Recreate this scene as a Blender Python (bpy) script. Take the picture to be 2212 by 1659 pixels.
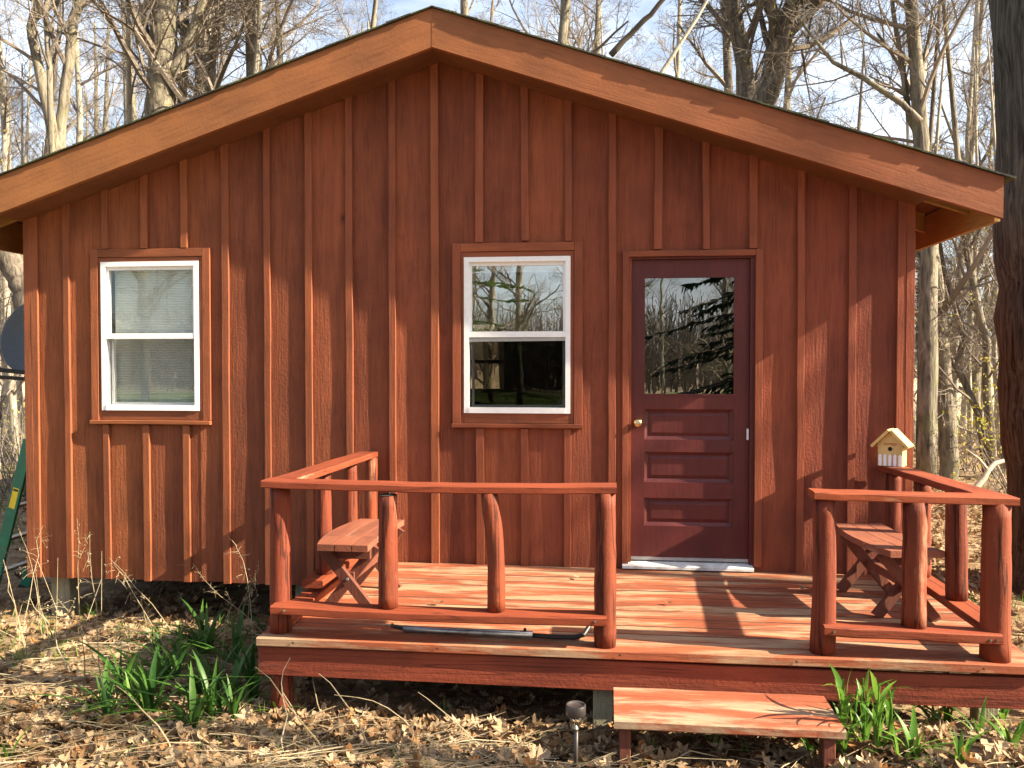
import bpy, bmesh, math, random
from mathutils import Vector as V, Matrix, Quaternion, noise
R = math.radians
for o in list(bpy.data.objects): bpy.data.objects.remove(o)
SC = bpy.context.scene
COL = SC.collection

# ------------------------------------------------------------------ camera
CAM = V((0, -5.95, 1.85)); YAW = R(6.4); PITCH = -math.atan(44.5/1853)
cd = bpy.data.cameras.new('camera'); cam = bpy.data.objects.new('camera', cd); COL.objects.link(cam)
cam.location = CAM; cam.rotation_euler = (R(90)+PITCH, 0, YAW)
cd.sensor_width = 36; cd.lens = 1853/2212*36; cd.clip_start = .05; cd.clip_end = 2000
SC.camera = cam

# ------------------------------------------------------------------ light
SUN_AZ, SUN_EL = 9.0, 31.5            # degrees in front of the facade plane, to the right / above the horizon
S = V((math.cos(R(SUN_EL))*math.cos(R(SUN_AZ)), -math.cos(R(SUN_EL))*math.sin(R(SUN_AZ)), math.sin(R(SUN_EL))))
W = bpy.data.worlds.new('World'); SC.world = W; W.use_nodes = True
nt = W.node_tree; nt.nodes.clear()
def N(t, typ, **kw):
    n = t.nodes.new(typ)
    for k, v in kw.items(): setattr(n, k, v)
    return n
sky = N(nt, 'ShaderNodeTexSky', sky_type='NISHITA'); sky.sun_disc = False
sky.sun_elevation = R(SUN_EL); sky.sun_rotation = R(90+SUN_AZ); sky.altitude = 200; sky.air_density = 1.0; sky.dust_density = 3.0; sky.ozone_density = 1.0
tcw = N(nt, 'ShaderNodeTexCoord'); mpw = N(nt, 'ShaderNodeMapping'); mpw.inputs['Scale'].default_value = (1, 1, 3.2)
nzw = N(nt, 'ShaderNodeTexNoise'); nzw.inputs['Scale'].default_value = 2.3; nzw.inputs['Detail'].default_value = 7; nzw.inputs['Roughness'].default_value = .58
crw = N(nt, 'ShaderNodeValToRGB'); crw.color_ramp.elements[0].position = .42; crw.color_ramp.elements[1].position = .70
crw.color_ramp.elements[0].color = (0, 0, 0, 1); crw.color_ramp.elements[1].color = (.62, .62, .62, 1)
mxw = N(nt, 'ShaderNodeMix', data_type='RGBA'); mxw.inputs[7].default_value = (9.5, 9.8, 10.2, 1)
bgw = N(nt, 'ShaderNodeBackground'); bgw.inputs['Strength'].default_value = .062
ouw = N(nt, 'ShaderNodeOutputWorld')
L = nt.links.new
L(tcw.outputs['Generated'], mpw.inputs['Vector']); L(mpw.outputs[0], nzw.inputs['Vector']); L(nzw.outputs['Fac'], crw.inputs[0])
L(crw.outputs[0], mxw.inputs[0]); L(sky.outputs[0], mxw.inputs[6]); L(mxw.outputs[2], bgw.inputs[0]); L(bgw.outputs[0], ouw.inputs[0])
sl = bpy.data.lights.new('sun', 'SUN'); sl.energy = 5.0; sl.angle = R(.53); sl.color = (1, .86, .62)
so = bpy.data.objects.new('sun', sl); COL.objects.link(so); so.rotation_euler = (-S).to_track_quat('-Z', 'Y').to_euler(); so.location = S*60
vs = SC.view_settings; vs.view_transform = 'Standard'; vs.look = 'None'; vs.exposure = 2.08; vs.gamma = 1; vs.use_curve_mapping = False
SC.render.engine = 'CYCLES'
try:
    SC.cycles.max_bounces = 8; SC.cycles.transparent_max_bounces = 12; SC.cycles.diffuse_bounces = 4
except Exception: pass

# ------------------------------------------------------------------ helpers
_fw = V((-math.sin(YAW)*math.cos(PITCH), math.cos(YAW)*math.cos(PITCH), math.sin(PITCH))); _rt = V((math.cos(YAW), math.sin(YAW), 0)); _up = _rt.cross(_fw)
def at(px, py, y):                    # where a sight line meets the upright plane at depth y
    d = _fw + _rt*((px-1106)/1853) - _up*((py-829.5)/1853); return CAM + d*((y-CAM.y)/d.y)
def tag(o, label=None, cat=None, group=None, kind=None):
    if label: o['label'] = label
    if cat: o['category'] = cat
    if group: o['group'] = group
    if kind: o['kind'] = kind
    return o
def empty(name, loc=(0, 0, 0), rz=0):
    o = bpy.data.objects.new(name, None); COL.objects.link(o); o.location = loc; o.rotation_euler = (0, 0, rz); o.empty_display_size = .1
    return o
def link(name, me, parent=None, mat=None):
    o = bpy.data.objects.new(name, me); COL.objects.link(o)
    if parent: o.parent = parent
    if mat is not None and not me.materials: me.materials.append(mat)
    return o
class MB:
    def __init__(s): s.v = []; s.f = []
    def quadbox(s, c):                # 8 corners: bottom ring 0-3, top ring 4-7
        b = len(s.v); s.v += [tuple(p) for p in c]
        for q in ((3, 2, 1, 0), (4, 5, 6, 7), (0, 1, 5, 4), (1, 2, 6, 5), (2, 3, 7, 6), (3, 0, 4, 7)): s.f.append(tuple(b+i for i in q))
        return s
    def box(s, x0, x1, y0, y1, z0, z1):
        return s.quadbox([(x0, y0, z0), (x1, y0, z0), (x1, y1, z0), (x0, y1, z0), (x0, y0, z1), (x1, y0, z1), (x1, y1, z1), (x0, y1, z1)])
    def prism(s, pts, ext):           # polygon pts (3D, in order) extruded by vector ext
        b = len(s.v); n = len(pts); e = V(ext); s.v += [tuple(p) for p in pts] + [tuple(V(p)+e) for p in pts]
        s.f.append(tuple(b+i for i in range(n))[::-1]); s.f.append(tuple(b+n+i for i in range(n)))
        for i in range(n): j = (i+1) % n; s.f.append((b+i, b+j, b+n+j, b+n+i))
        return s
    def plank(s, p0, p1, w, t, seg=4, jit=.002, cham=.004, rng=random, up=None, sag=0):  # bar p0->p1, full width vector w, full thickness vector t
        p0, p1, w, t = V(p0), V(p1), V(w), V(t); wn, tn = w.normalized(), t.normalized(); hw, ht = w.length/2, t.length/2; c = cham
        prof = [(-hw+c, -ht), (hw-c, -ht), (hw, -ht+c), (hw, ht-c), (hw-c, ht), (-hw+c, ht), (-hw, ht-c), (-hw, -ht+c)] if c > 0 else [(-hw, -ht), (hw, -ht), (hw, ht), (-hw, ht)]
        k = len(prof); b = len(s.v)
        for i in range(seg+1):
            u = i/seg; q = p0.lerp(p1, u) + wn*rng.uniform(-jit, jit) + tn*rng.uniform(-jit, jit) - V((0, 0, sag*4*u*(1-u)))
            for a, h in prof: s.v.append(tuple(q + wn*(a+rng.uniform(-jit, jit)*.4) + tn*h))
        for i in range(seg):
            for j in range(k): m = (j+1) % k; s.f.append((b+i*k+j, b+i*k+m, b+(i+1)*k+m, b+(i+1)*k+j))
        s.f.append(tuple(b+j for j in range(k))[::-1]); s.f.append(tuple(b+seg*k+j for j in range(k)))
        return s
    def tube(s, pts, rad, n=6, cap=True, rough=0, rng=random):
        b = len(s.v); m = len(pts); pts = [V(p) for p in pts]; ref = None
        for i, p in enumerate(pts):
            d = (pts[min(i+1, m-1)] - pts[max(i-1, 0)])
            if d.length < 1e-9: d = V((0, 0, 1))
            d.normalize()
            a = d.orthogonal().normalized() if ref is None else (ref - d*ref.dot(d))
            if a.length < 1e-6: a = d.orthogonal()
            a.normalize(); ref = a; c = d.cross(a)
            r = rad[i] if hasattr(rad, '__len__') else rad
            for j in range(n):
                th = 2*math.pi*j/n; rr = r*(1+rng.uniform(-rough, rough)) if rough else r
                s.v.append(tuple(p + a*(rr*math.cos(th)) + c*(rr*math.sin(th))))
        for i in range(m-1):
            for j in range(n): k = (j+1) % n; s.f.append((b+i*n+j, b+i*n+k, b+(i+1)*n+k, b+(i+1)*n+j))
        if cap: s.f.append(tuple(b+j for j in range(n))[::-1]); s.f.append(tuple(b+(m-1)*n+j for j in range(n)))
        return s
    def lathe(s, prof, n=16, c=(0, 0, 0), ax=(0, 0, 1)):       # (radius, height) pairs round an axis
        ax = V(ax).normalized(); a = ax.orthogonal().normalized(); bb = ax.cross(a); b = len(s.v); c = V(c)
        for r, h in prof:
            for j in range(n): th = 2*math.pi*j/n; s.v.append(tuple(c + ax*h + a*(r*math.cos(th)) + bb*(r*math.sin(th))))
        for i in range(len(prof)-1):
            for j in range(n): k = (j+1) % n; s.f.append((b+i*n+j, b+i*n+k, b+(i+1)*n+k, b+(i+1)*n+j))
        s.f.append(tuple(b+j for j in range(n))[::-1]); s.f.append(tuple(b+(len(prof)-1)*n+j for j in range(n)))
        return s
    def poly(s, pts): b = len(s.v); s.v += [tuple(p) for p in pts]; s.f.append(tuple(range(b, b+len(pts)))); return s
    def mesh(s, name, mat, smooth=False):
        me = bpy.data.meshes.new(name); me.from_pydata(s.v, [], s.f)
        if smooth: me.polygons.foreach_set('use_smooth', [True]*len(me.polygons))
        if mat is not None: me.materials.append(mat)
        me.update(); return me
    def build(s, name, mat, parent=None, smooth=False, label=None, cat=None, group=None, kind=None):
        return tag(link(name, s.mesh(name, mat, smooth), parent), label, cat, group, kind)

# ------------------------------------------------------------------ materials
def newmat(name):
    m = bpy.data.materials.new(name); m.use_nodes = True; t = m.node_tree; t.nodes.clear()
    o = N(t, 'ShaderNodeOutputMaterial'); p = N(t, 'ShaderNodeBsdfPrincipled'); t.links.new(p.outputs[0], o.inputs[0])
    return m, t, p, o
def c4(c): return (c[0], c[1], c[2], 1)
def ramp(t, fac, stops):
    r = N(t, 'ShaderNodeValToRGB'); e = r.color_ramp.elements
    while len(e) > 1: e.remove(e[-1])
    e[0].position = stops[0][0]; e[0].color = c4(stops[0][1])
    for p, c in stops[1:]: x = e.new(p); x.color = c4(c)
    t.links.new(fac, r.inputs[0]); return r.outputs[0]
def mix(t, fac, a, b, mode='MIX'):
    m = N(t, 'ShaderNodeMix', data_type='RGBA', blend_type=mode)
    for s, v in ((0, fac), (6, a), (7, b)):
        if hasattr(v, 'default_value'): t.links.new(v, m.inputs[s])
        elif isinstance(v, (int, float)): m.inputs[s].default_value = v
        else: m.inputs[s].default_value = c4(v)
    return m.outputs[2]
def noise_n(t, vec, scale, detail=4, rough=.55, dist=0):
    n = N(t, 'ShaderNodeTexNoise'); n.inputs['Scale'].default_value = scale; n.inputs['Detail'].default_value = detail
    n.inputs['Roughness'].default_value = rough; n.inputs['Distortion'].default_value = dist
    t.links.new(vec, n.inputs['Vector']); return n.outputs['Fac']
def mapped(t, vec, scale):
    m = N(t, 'ShaderNodeMapping'); m.inputs['Scale'].default_value = scale; t.links.new(vec, m.inputs['Vector']); return m.outputs[0]
def coords(t, rnd=True):
    tc = N(t, 'ShaderNodeTexCoord'); v = tc.outputs['Object']
    if not rnd: return v, None
    oi = N(t, 'ShaderNodeObjectInfo'); mu = N(t, 'ShaderNodeMath', operation='MULTIPLY'); mu.inputs[1].default_value = 41.7
    t.links.new(oi.outputs['Random'], mu.inputs[0])
    ad = N(t, 'ShaderNodeVectorMath', operation='ADD'); t.links.new(v, ad.inputs[0]); t.links.new(mu.outputs[0], ad.inputs[1])
    return ad.outputs[0], oi.outputs['Random']
def bump(t, p, h, strength, dist=.01):
    b = N(t, 'ShaderNodeBump'); b.inputs['Strength'].default_value = strength; b.inputs['Distance'].default_value = dist
    t.links.new(h, b.inputs['Height']); t.links.new(b.outputs[0], p.inputs['Normal'])
def wood(name, ca, cb, axis=2, rough=.7, rot=0, light_drift=False, fuzz=1.0, crack=0, wear=None, wear_pos=.6, knots=False, bmp=.5, hue=None, spec=.25):
    m, t, p, o = newmat(name); v, rnd = coords(t)
    if rot: rm = N(t, 'ShaderNodeMapping'); rm.inputs['Rotation'].default_value = (0, rot, 0); t.links.new(v, rm.inputs['Vector']); v = rm.outputs[0]
    sc = [9, 9, 9]; sc[axis] = .7; fine = [70, 70, 70]; fine[axis] = 5
    g = noise_n(t, mapped(t, v, sc), 1.6, 6, .62, .6); md = tuple((x+y)/2 for x, y in zip(ca, cb)); ca_, cb_ = tuple(x*.6+y*.4 for x, y in zip(ca, md)), tuple(x*.6+y*.4 for x, y in zip(cb, md)); col = ramp(t, g, [(.26, ca_), (.76, cb_)])
    if hue:                            # boards differ a little in the stain
        rr = ramp(t, rnd, [(0, hue[0]), (.5, (1, 1, 1)), (1, hue[1])]); col = mix(t, 1.0, col, rr, 'MULTIPLY')
    if light_drift:                          # uneven light painted in: colour turns redder towards the door end
        tc2 = N(t, 'ShaderNodeTexCoord'); sx2 = N(t, 'ShaderNodeSeparateXYZ'); t.links.new(tc2.outputs['Object'], sx2.inputs[0]); mr2 = N(t, 'ShaderNodeMapRange'); mr2.inputs[1].default_value = -3.5; mr2.inputs[2].default_value = 1.6; t.links.new(sx2.outputs[0], mr2.inputs[0])
        col = mix(t, 1.0, col, ramp(t, mr2.outputs[0], [(0, (1, 1.06, 1.0)), (1, (.98, .84, .98))]), 'MULTIPLY')
    bl = noise_n(t, v, 2.2, 5, .6); col = mix(t, 1.0, col, ramp(t, bl, [(.30, (.74, .76, .80)), (.62, (1.06, 1.05, 1.0))]), 'MULTIPLY')
    ff = noise_n(t, mapped(t, v, fine), 1.0, 3, .6)
    col = mix(t, 1.0, col, ramp(t, ff, [(.28, (.80, .79, .79)), (.46, (1, 1, 1)), (.75, (1.05, 1.05, 1.05))]), 'MULTIPLY')
    h = ff
    if knots:
        vo = N(t, 'ShaderNodeTexVoronoi'); vo.inputs['Scale'].default_value = 2.1; ks = [1, 1, 1]; ks[axis] = .8
        wv = N(t, 'ShaderNodeTexNoise'); wv.inputs['Scale'].default_value = 9; wv.inputs['Detail'].default_value = 4; t.links.new(v, wv.inputs['Vector'])
        wa = N(t, 'ShaderNodeVectorMath', operation='MULTIPLY_ADD'); t.links.new(wv.outputs['Color'], wa.inputs[0]); wa.inputs[1].default_value = (.09, .09, .09); t.links.new(mapped(t, v, ks), wa.inputs[2]); t.links.new(wa.outputs[0], vo.inputs['Vector'])
        col = mix(t, ramp(t, vo.outputs['Distance'], [(.015, (.9, .9, .9)), (.04, (.35, .35, .35)), (.09, (0, 0, 0))]), col, tuple(x*.42 for x in ca))
        mo = N(t, 'ShaderNodeTexNoise'); mo.inputs['Scale'].default_value = 1.1; mo.inputs['Detail'].default_value = 8; mo.inputs['Roughness'].default_value = .72
        ms = [2.4, 2.4, 2.4]; ms[axis] = .55; t.links.new(mapped(t, v, ms), mo.inputs['Vector'])
        col = mix(t, ramp(t, mo.outputs['Fac'], [(.53, (0, 0, 0)), (.72, (.6, .6, .6))]), col, tuple(x*.45 for x in ca))
    if crack:                          # drying cracks along the grain
        cs = [13, 13, 13]; cs[axis] = .55; cn = noise_n(t, mapped(t, v, cs), 1.0, 3, .55, .3)
        col = mix(t, ramp(t, cn, [(.478, (0, 0, 0)), (.494, (crack, crack, crack)), (.506, (crack, crack, crack)), (.522, (0, 0, 0))]), col, tuple(x*.22 for x in ca))
    if wear:
        ws = [5, 5, 5]; ws[axis] = .9
        wn = noise_n(t, mapped(t, v, ws), 1.3, 9, .68, .4); fac = ramp(t, wn, [(wear_pos-.05, (0, 0, 0)), (wear_pos+.05, (.92, .92, .92))])
        gr = ramp(t, ff, [(.25, tuple(x*.55 for x in wear)), (.7, wear)]); col = mix(t, fac, col, gr)
    t.links.new(col, p.inputs['Base Color']); p.inputs['Roughness'].default_value = rough; p.inputs['Specular IOR Level'].default_value = spec
    hh = N(t, 'ShaderNodeMath', operation='ADD'); t.links.new(ff, hh.inputs[0]); t.links.new(noise_n(t, v, 55, 4, .7), hh.inputs[1])
    bump(t, p, hh.outputs[0], bmp*fuzz, .006)
    return m
def plain(name, c, rough=.5, metal=0, spec=.5, var=.08, sc=30, bmp=0, grime=None):
    m, t, p, o = newmat(name); v, _ = coords(t); n = noise_n(t, v, sc, 5)
    col = ramp(t, n, [(.3, tuple(x*(1-var*2) for x in c)), (.7, tuple(min(1, x*(1+var)) for x in c))])
    if grime: col = mix(t, ramp(t, noise_n(t, v, sc*.22, 8, .7), [(.5, (0, 0, 0)), (.68, (.8, .8, .8))]), col, grime)
    t.links.new(col, p.inputs['Base Color']); p.inputs['Roughness'].default_value = rough; p.inputs['Metallic'].default_value = metal; p.inputs['Specular IOR Level'].default_value = spec
    if bmp: bump(t, p, n, bmp, .004)
    return m
RED_A, RED_B = (.145, .039, .0205), (.285, .085, .039)
M = {}
HUE = ((.84, .84, .86), (1.10, 1.14, 1.02))
M['wall'] = wood('stained_wall_board', RED_A, RED_B, 2, knots=True, hue=HUE, bmp=0.6, rough=.8, light_drift=True, crack=.14)
M['trim_z'] = wood('stained_trim_upright', (0.176, 0.0496, 0.024), (0.288, 0.088, 0.04), 2, hue=HUE, bmp=0.35, light_drift=True)
M['trim_x'] = wood('stained_trim_level', (0.176, 0.052, 0.024), (0.288, 0.0896, 0.04), 0, light_drift=True, hue=HUE, bmp=0.28, wear=(.36, .33, .30), wear_pos=.70)
for k_, sg in (('fascia_l', 1), ('fascia_r', -1)):
    M[k_] = wood('stained_'+k_, (.205, .076, .029), (.305, .117, .046), 0, hue=((.95, .96, .97), (1.03, 1.04, 1)), bmp=.22, wear=(.42, .38, .38), wear_pos=.75, rot=sg*math.atan(.333), light_drift=True)
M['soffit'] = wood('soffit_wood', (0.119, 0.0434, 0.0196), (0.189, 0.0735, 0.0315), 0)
M['raw'] = wood('unpainted_rafter', (0.306, 0.1615, 0.05525), (0.459, 0.2635, 0.102), 1)
M['rail_x'] = wood('red_rail_level', (0.1734, 0.03468, 0.0154), (0.289, 0.06357, 0.02666), 0, hue=HUE, bmp=0.22, crack=.45, wear=(.45, .30, .20), wear_pos=.68)
M['rail_y'] = wood('red_rail_deep', (0.1734, 0.03468, 0.0154), (0.289, 0.06357, 0.02666), 1, hue=HUE, bmp=0.22, crack=.45, wear=(.45, .30, .20), wear_pos=.68)
M['log'] = wood('red_log', (0.1056, 0.01971, 0.009815), (0.2323, 0.04928, 0.02078), 2, hue=HUE, bmp=.40, knots=True, crack=.8, wear=(.40, .20, .12), wear_pos=.64)
M['deck'] = wood('worn_deck_board', (0.207, 0.04968, 0.02444), (0.3478, 0.1035, 0.04889), 0, hue=((.85, .85, .9), (1.1, 1.15, 1.15)), bmp=0.25, crack=.45, wear=(.40, .265, .165), wear_pos=.53)
M['tread'] = wood('worn_step_board', (0.2103, 0.05297, 0.02683), (0.3272, 0.09737, 0.0511), 0, bmp=0.3, crack=.45, wear=(.40, .285, .19), wear_pos=.52)
M['rim'] = wood('peeling_rim_board', (0.1603, 0.03137, 0.01715), (0.2509, 0.05576, 0.02858), 0, bmp=.45, crack=.6, wear=(.12, .045, .035), wear_pos=.66)
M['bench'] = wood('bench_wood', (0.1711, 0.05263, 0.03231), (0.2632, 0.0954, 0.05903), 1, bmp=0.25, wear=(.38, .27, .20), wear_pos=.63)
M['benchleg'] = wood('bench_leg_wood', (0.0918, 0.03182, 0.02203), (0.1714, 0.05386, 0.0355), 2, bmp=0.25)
M['door'] = wood('dark_red_door', (0.07225, 0.01105, 0.01105), (0.1232, 0.02125, 0.01955), 2, rough=.5, bmp=.15, spec=.4)
M['greypost'] = wood('weathered_post', (.17, .16, .11), (.33, .31, .22), 2, bmp=.9)
M['birdwood'] = wood('pale_birdhouse_pine', (.56, .38, .14), (.72, .53, .23), 2, bmp=.15)
M['white'] = plain('white_vinyl', (.78, .80, .82), .35, var=.03)
M['offwhite'] = plain('white_paint', (.76, .78, .84), .5, var=.04)
M['screenbar'] = plain('grey_aluminium', (.42, .44, .46), .4, .6)
M['brass'] = plain('brass', (.72, .56, .26), .22, 1)
M['steel'] = plain('galvanised_tube', (.42, .44, .45), .35, .9, grime=(.10, .10, .10))
M['rubber'] = plain('black_rubber', (.015, .015, .016), .45)
M['dark'] = plain('dark_hole', (.012, .010, .009), .9)
M['inner'] = plain('dim_interior_panel', (.20, .14, .09), .8)
M['dish'] = plain('dark_grey_dish', (.055, .065, .08), .45)
M['fiber'] = plain('green_fibreglass', (.008, .17, .105), .42, var=.12, sc=14)
M['yellow'] = plain('yellow_sticker', (.78, .62, .03), .5)
M['black'] = plain('black_print', (.02, .02, .02), .6)
M['redprint'] = plain('red_print', (.42, .06, .03), .6)
M['plastic'] = plain('dark_bronze_plastic', (.055, .045, .042), .4)
M['concrete'] = plain('threshold', (.60, .60, .60), .6, var=.10, grime=(.30, .24, .2))
M['ventmetal'] = plain('vent_metal', (.55, .52, .44), .45, .3)
M['deadwood'] = wood('pale_deadwood', (.30, .25, .19), (.56, .50, .42), 2, bmp=.5)
def shingle_mat():
    m, t, p, o = newmat('mossy_shingle'); v, _ = coords(t)
    col = ramp(t, noise_n(t, v, 5, 6, .7), [(.40, (.030, .030, .030)), (.56, (.055, .065, .030)), (.70, (.075, .10, .028))])
    col = mix(t, 1, col, ramp(t, noise_n(t, v, 160, 2), [(.3, (.6, .6, .6)), (.7, (1.3, 1.3, 1.3))]), 'MULTIPLY')
    t.links.new(col, p.inputs['Base Color']); p.inputs['Roughness'].default_value = .95; bump(t, p, noise_n(t, v, 90, 3), .8); return m
M['shingle'] = shingle_mat()
def bark(name, ca, cb, sc=11, zs=.22, moss=None, bmp=1.0):
    m, t, p, o = newmat(name); v, _ = coords(t)
    vo = noise_n(t, mapped(t, v, (1, 1, zs)), sc, 6, .66, .9)
    col = ramp(t, vo, [(.34, ca), (.62, cb)])
    col = mix(t, 1, col, ramp(t, noise_n(t, v, 1.3, 4), [(.3, (.75, .76, .78)), (.7, (1.1, 1.08, 1.05))]), 'MULTIPLY')
    if moss: col = mix(t, ramp(t, noise_n(t, v, 2.1, 6, .7), [(.52, (0, 0, 0)), (.7, (.6, .6, .6))]), col, moss)
    t.links.new(col, p.inputs['Base Color']); p.inputs['Roughness'].default_value = .9; p.inputs['Specular IOR Level'].default_value = .15
    bump(t, p, vo, bmp, .03); return m
M['bark'] = bark('furrowed_bark', (.060, .052, .042), (.27, .235, .185), moss=(.17, .17, .07))
M['bark_dark'] = bark('dark_bark', (.050, .042, .034), (.19, .16, .13))
M['bark_pale'] = bark('pale_smooth_bark', (.24, .215, .175), (.42, .385, .32), sc=5, bmp=.4)
M['bark_big'] = bark('oak_bark', (.018, .016, .014), (.125, .108, .09), sc=30, zs=.07, bmp=1.0)
M['twig'] = plain('grey_twig', (.215, .18, .15), .85, var=.25, sc=.8, spec=.1)
M['twig_dark'] = plain('brown_twig', (.13, .105, .082), .85, var=.25, sc=.8, spec=.1)
def leafmat(name, stops, trans=.35, rough=.6, isl=True):
    m, t, p, o = newmat(name); g = N(t, 'ShaderNodeNewGeometry'); oi = N(t, 'ShaderNodeObjectInfo')
    a = N(t, 'ShaderNodeMath', operation='ADD'); t.links.new(g.outputs['Random Per Island'], a.inputs[0]); t.links.new(oi.outputs['Random'], a.inputs[1])
    fr = N(t, 'ShaderNodeMath', operation='FRACT'); t.links.new(a.outputs[0], fr.inputs[0]); col = ramp(t, fr.outputs[0], stops)
    v, _ = coords(t, False); col = mix(t, 1, col, ramp(t, noise_n(t, v, 45, 4), [(.3, (.72, .70, .66)), (.7, (1.12, 1.1, 1.08))]), 'MULTIPLY')
    t.links.new(col, p.inputs['Base Color']); p.inputs['Roughness'].default_value = rough; p.inputs['Specular IOR Level'].default_value = .25
    tr = N(t, 'ShaderNodeBsdfTranslucent'); t.links.new(col, tr.inputs[0]); mx = N(t, 'ShaderNodeMixShader'); mx.inputs[0].default_value = trans
    t.links.new(p.outputs[0], mx.inputs[1]); t.links.new(tr.outputs[0], mx.inputs[2]); t.links.new(mx.outputs[0], o.inputs[0]); return m
M['litter'] = leafmat('dead_oak_leaf', [(0, (.10, .056, .030)), (.22, (.24, .148, .078)), (.5, (.35, .245, .148)), (.75, (.46, .35, .235)), (.93, (.20, .11, .052)), (1, (.36, .165, .055))], .22, .75)
M['straw'] = leafmat('dry_straw', [(0, (.22, .172, .10)), (.5, (.34, .28, .18)), (1, (.44, .38, .275))], .15, .7)
M['lily'] = leafmat('lily_leaf', [(0, (.055, .145, .022)), (.5, (.10, .23, .030)), (1, (.17, .31, .045))], .42, .42)
M['lily_dark'] = leafmat('daylily_leaf', [(0, (.026, .080, .018)), (.5, (.045, .120, .022)), (1, (.08, .175, .03))], .38, .42)  # dark daylily green, lowered further to stand in for shade beside the deck
M['grass'] = leafmat('fresh_grass', [(0, (.08, .17, .03)), (1, (.17, .28, .05))], .4, .5)
M['bud'] = leafmat('spring_bud_leaf', [(0, (.28, .30, .04)), (.6, (.45, .42, .06)), (1, (.40, .26, .08))], .5, .5)
M['needle'] = leafmat('spruce_needle', [(0, (.016, .034, .016)), (1, (.035, .065, .026))], .1, .5)
M['pine'] = leafmat('pine_needle', [(0, (.06, .11, .035)), (1, (.13, .20, .06))], .25, .5)
def groundmat():
    m, t, p, o = newmat('forest_floor'); v, _ = coords(t, False)
    a = noise_n(t, v, 9, 8, .72); col = ramp(t, a, [(.30, (.055, .036, .022)), (.46, (.16, .105, .06)), (.58, (.32, .225, .13)), (.74, (.48, .37, .23))])
    vo = N(t, 'ShaderNodeTexVoronoi'); vo.inputs['Scale'].default_value = 11; t.links.new(v, vo.inputs['Vector'])
    vb = N(t, 'ShaderNodeSeparateColor'); t.links.new(vo.outputs['Color'], vb.inputs[0]); col = mix(t, .45, col, ramp(t, vb.outputs[0], [(0, (.10, .06, .035)), (.5, (.30, .20, .115)), (1, (.50, .38, .24))]))
    # beyond the clearing: a strip of spring grass, then a stubble field
    sx = N(t, 'ShaderNodeSeparateXYZ'); t.links.new(v, sx.inputs[0])
    big = noise_n(t, v, .25, 4); ad = N(t, 'ShaderNodeMath', operation='MULTIPLY_ADD'); t.links.new(big, ad.inputs[0]); ad.inputs[1].default_value = 8; t.links.new(sx.outputs[1], ad.inputs[2])
    mr = N(t, 'ShaderNodeMapRange'); mr.inputs[1].default_value = -60; mr.inputs[2].default_value = 60; t.links.new(ad.outputs[0], mr.inputs[0])
    def P(y): return (y+4+60)/120
    gcol = ramp(t, noise_n(t, v, 3, 6), [(.3, (.10, .17, .035)), (.7, (.22, .30, .07))]); fcol = ramp(t, noise_n(t, v, 1.2, 8, .7), [(.3, (.36, .29, .19)), (.7, (.54, .45, .31))])
    gf = ramp(t, mr.outputs[0], [(P(-40), (1, 1, 1)), (P(-15), (.4, .4, .4)), (P(-9), (0, 0, 0)), (P(17), (0, 0, 0)), (P(19), (.85, .85, .85)), (P(24), (.8, .8, .8)), (P(29), (0, 0, 0))])
    ff = ramp(t, mr.outputs[0], [(P(-50), (1, 1, 1)), (P(-40), (0, 0, 0)), (P(24), (0, 0, 0)), (P(29), (1, 1, 1))])
    col = mix(t, gf, col, gcol); col = mix(t, ff, col, fcol)
    t.links.new(col, p.inputs['Base Color']); p.inputs['Roughness'].default_value = .95; p.inputs['Specular IOR Level'].default_value = .1
    bump(t, p, a, 1.0, .05); return m
M['ground'] = groundmat()
def glassmat(name, refl, tint):
    m = bpy.data.materials.new(name); m.use_nodes = True; t = m.node_tree; t.nodes.clear(); o = N(t, 'ShaderNodeOutputMaterial')
    lw = N(t, 'ShaderNodeLayerWeight'); lw.inputs[0].default_value = .5; pw = N(t, 'ShaderNodeMath', operation='POWER'); pw.inputs[1].default_value = 5; t.links.new(lw.outputs['Facing'], pw.inputs[0])
    fr = N(t, 'ShaderNodeMath', operation='MULTIPLY_ADD'); fr.inputs[1].default_value = 1-refl; fr.inputs[2].default_value = refl; t.links.new(pw.outputs[0], fr.inputs[0])
    gl = N(t, 'ShaderNodeBsdfGlossy'); gl.inputs['Roughness'].default_value = 0.0; gl.inputs[0].default_value = (1, 1, 1, 1)
    tr = N(t, 'ShaderNodeBsdfTransparent'); tr.inputs[0].default_value = c4(tint); mx = N(t, 'ShaderNodeMixShader')
    v, _ = coords(t); b = N(t, 'ShaderNodeBump'); b.inputs['Strength'].default_value = .035; b.inputs['Distance'].default_value = .01
    t.links.new(noise_n(t, v, 4, 2), b.inputs['Height']); t.links.new(b.outputs[0], gl.inputs['Normal'])
    t.links.new(fr.outputs[0], mx.inputs[0]); t.links.new(tr.outputs[0], mx.inputs[1]); t.links.new(gl.outputs[0], mx.inputs[2]); t.links.new(mx.outputs[0], o.inputs[0]); return m
M['glass'] = glassmat('window_glass', .32, (.86, .88, .88)); M['glass_door'] = glassmat('door_glass', .22, (.35, .35, .35))
M['screen'] = glassmat('insect_screen', .012, (.62, .62, .62))
M['glass_blind'] = glassmat('blind_window_glass', .08, (.92, .94, .93))
M['screen_light'] = glassmat('fine_insect_screen', .02, (.88, .88, .88))
M['clearplastic'] = glassmat('clear_plastic', .05, (.88, .84, .76))
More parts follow.
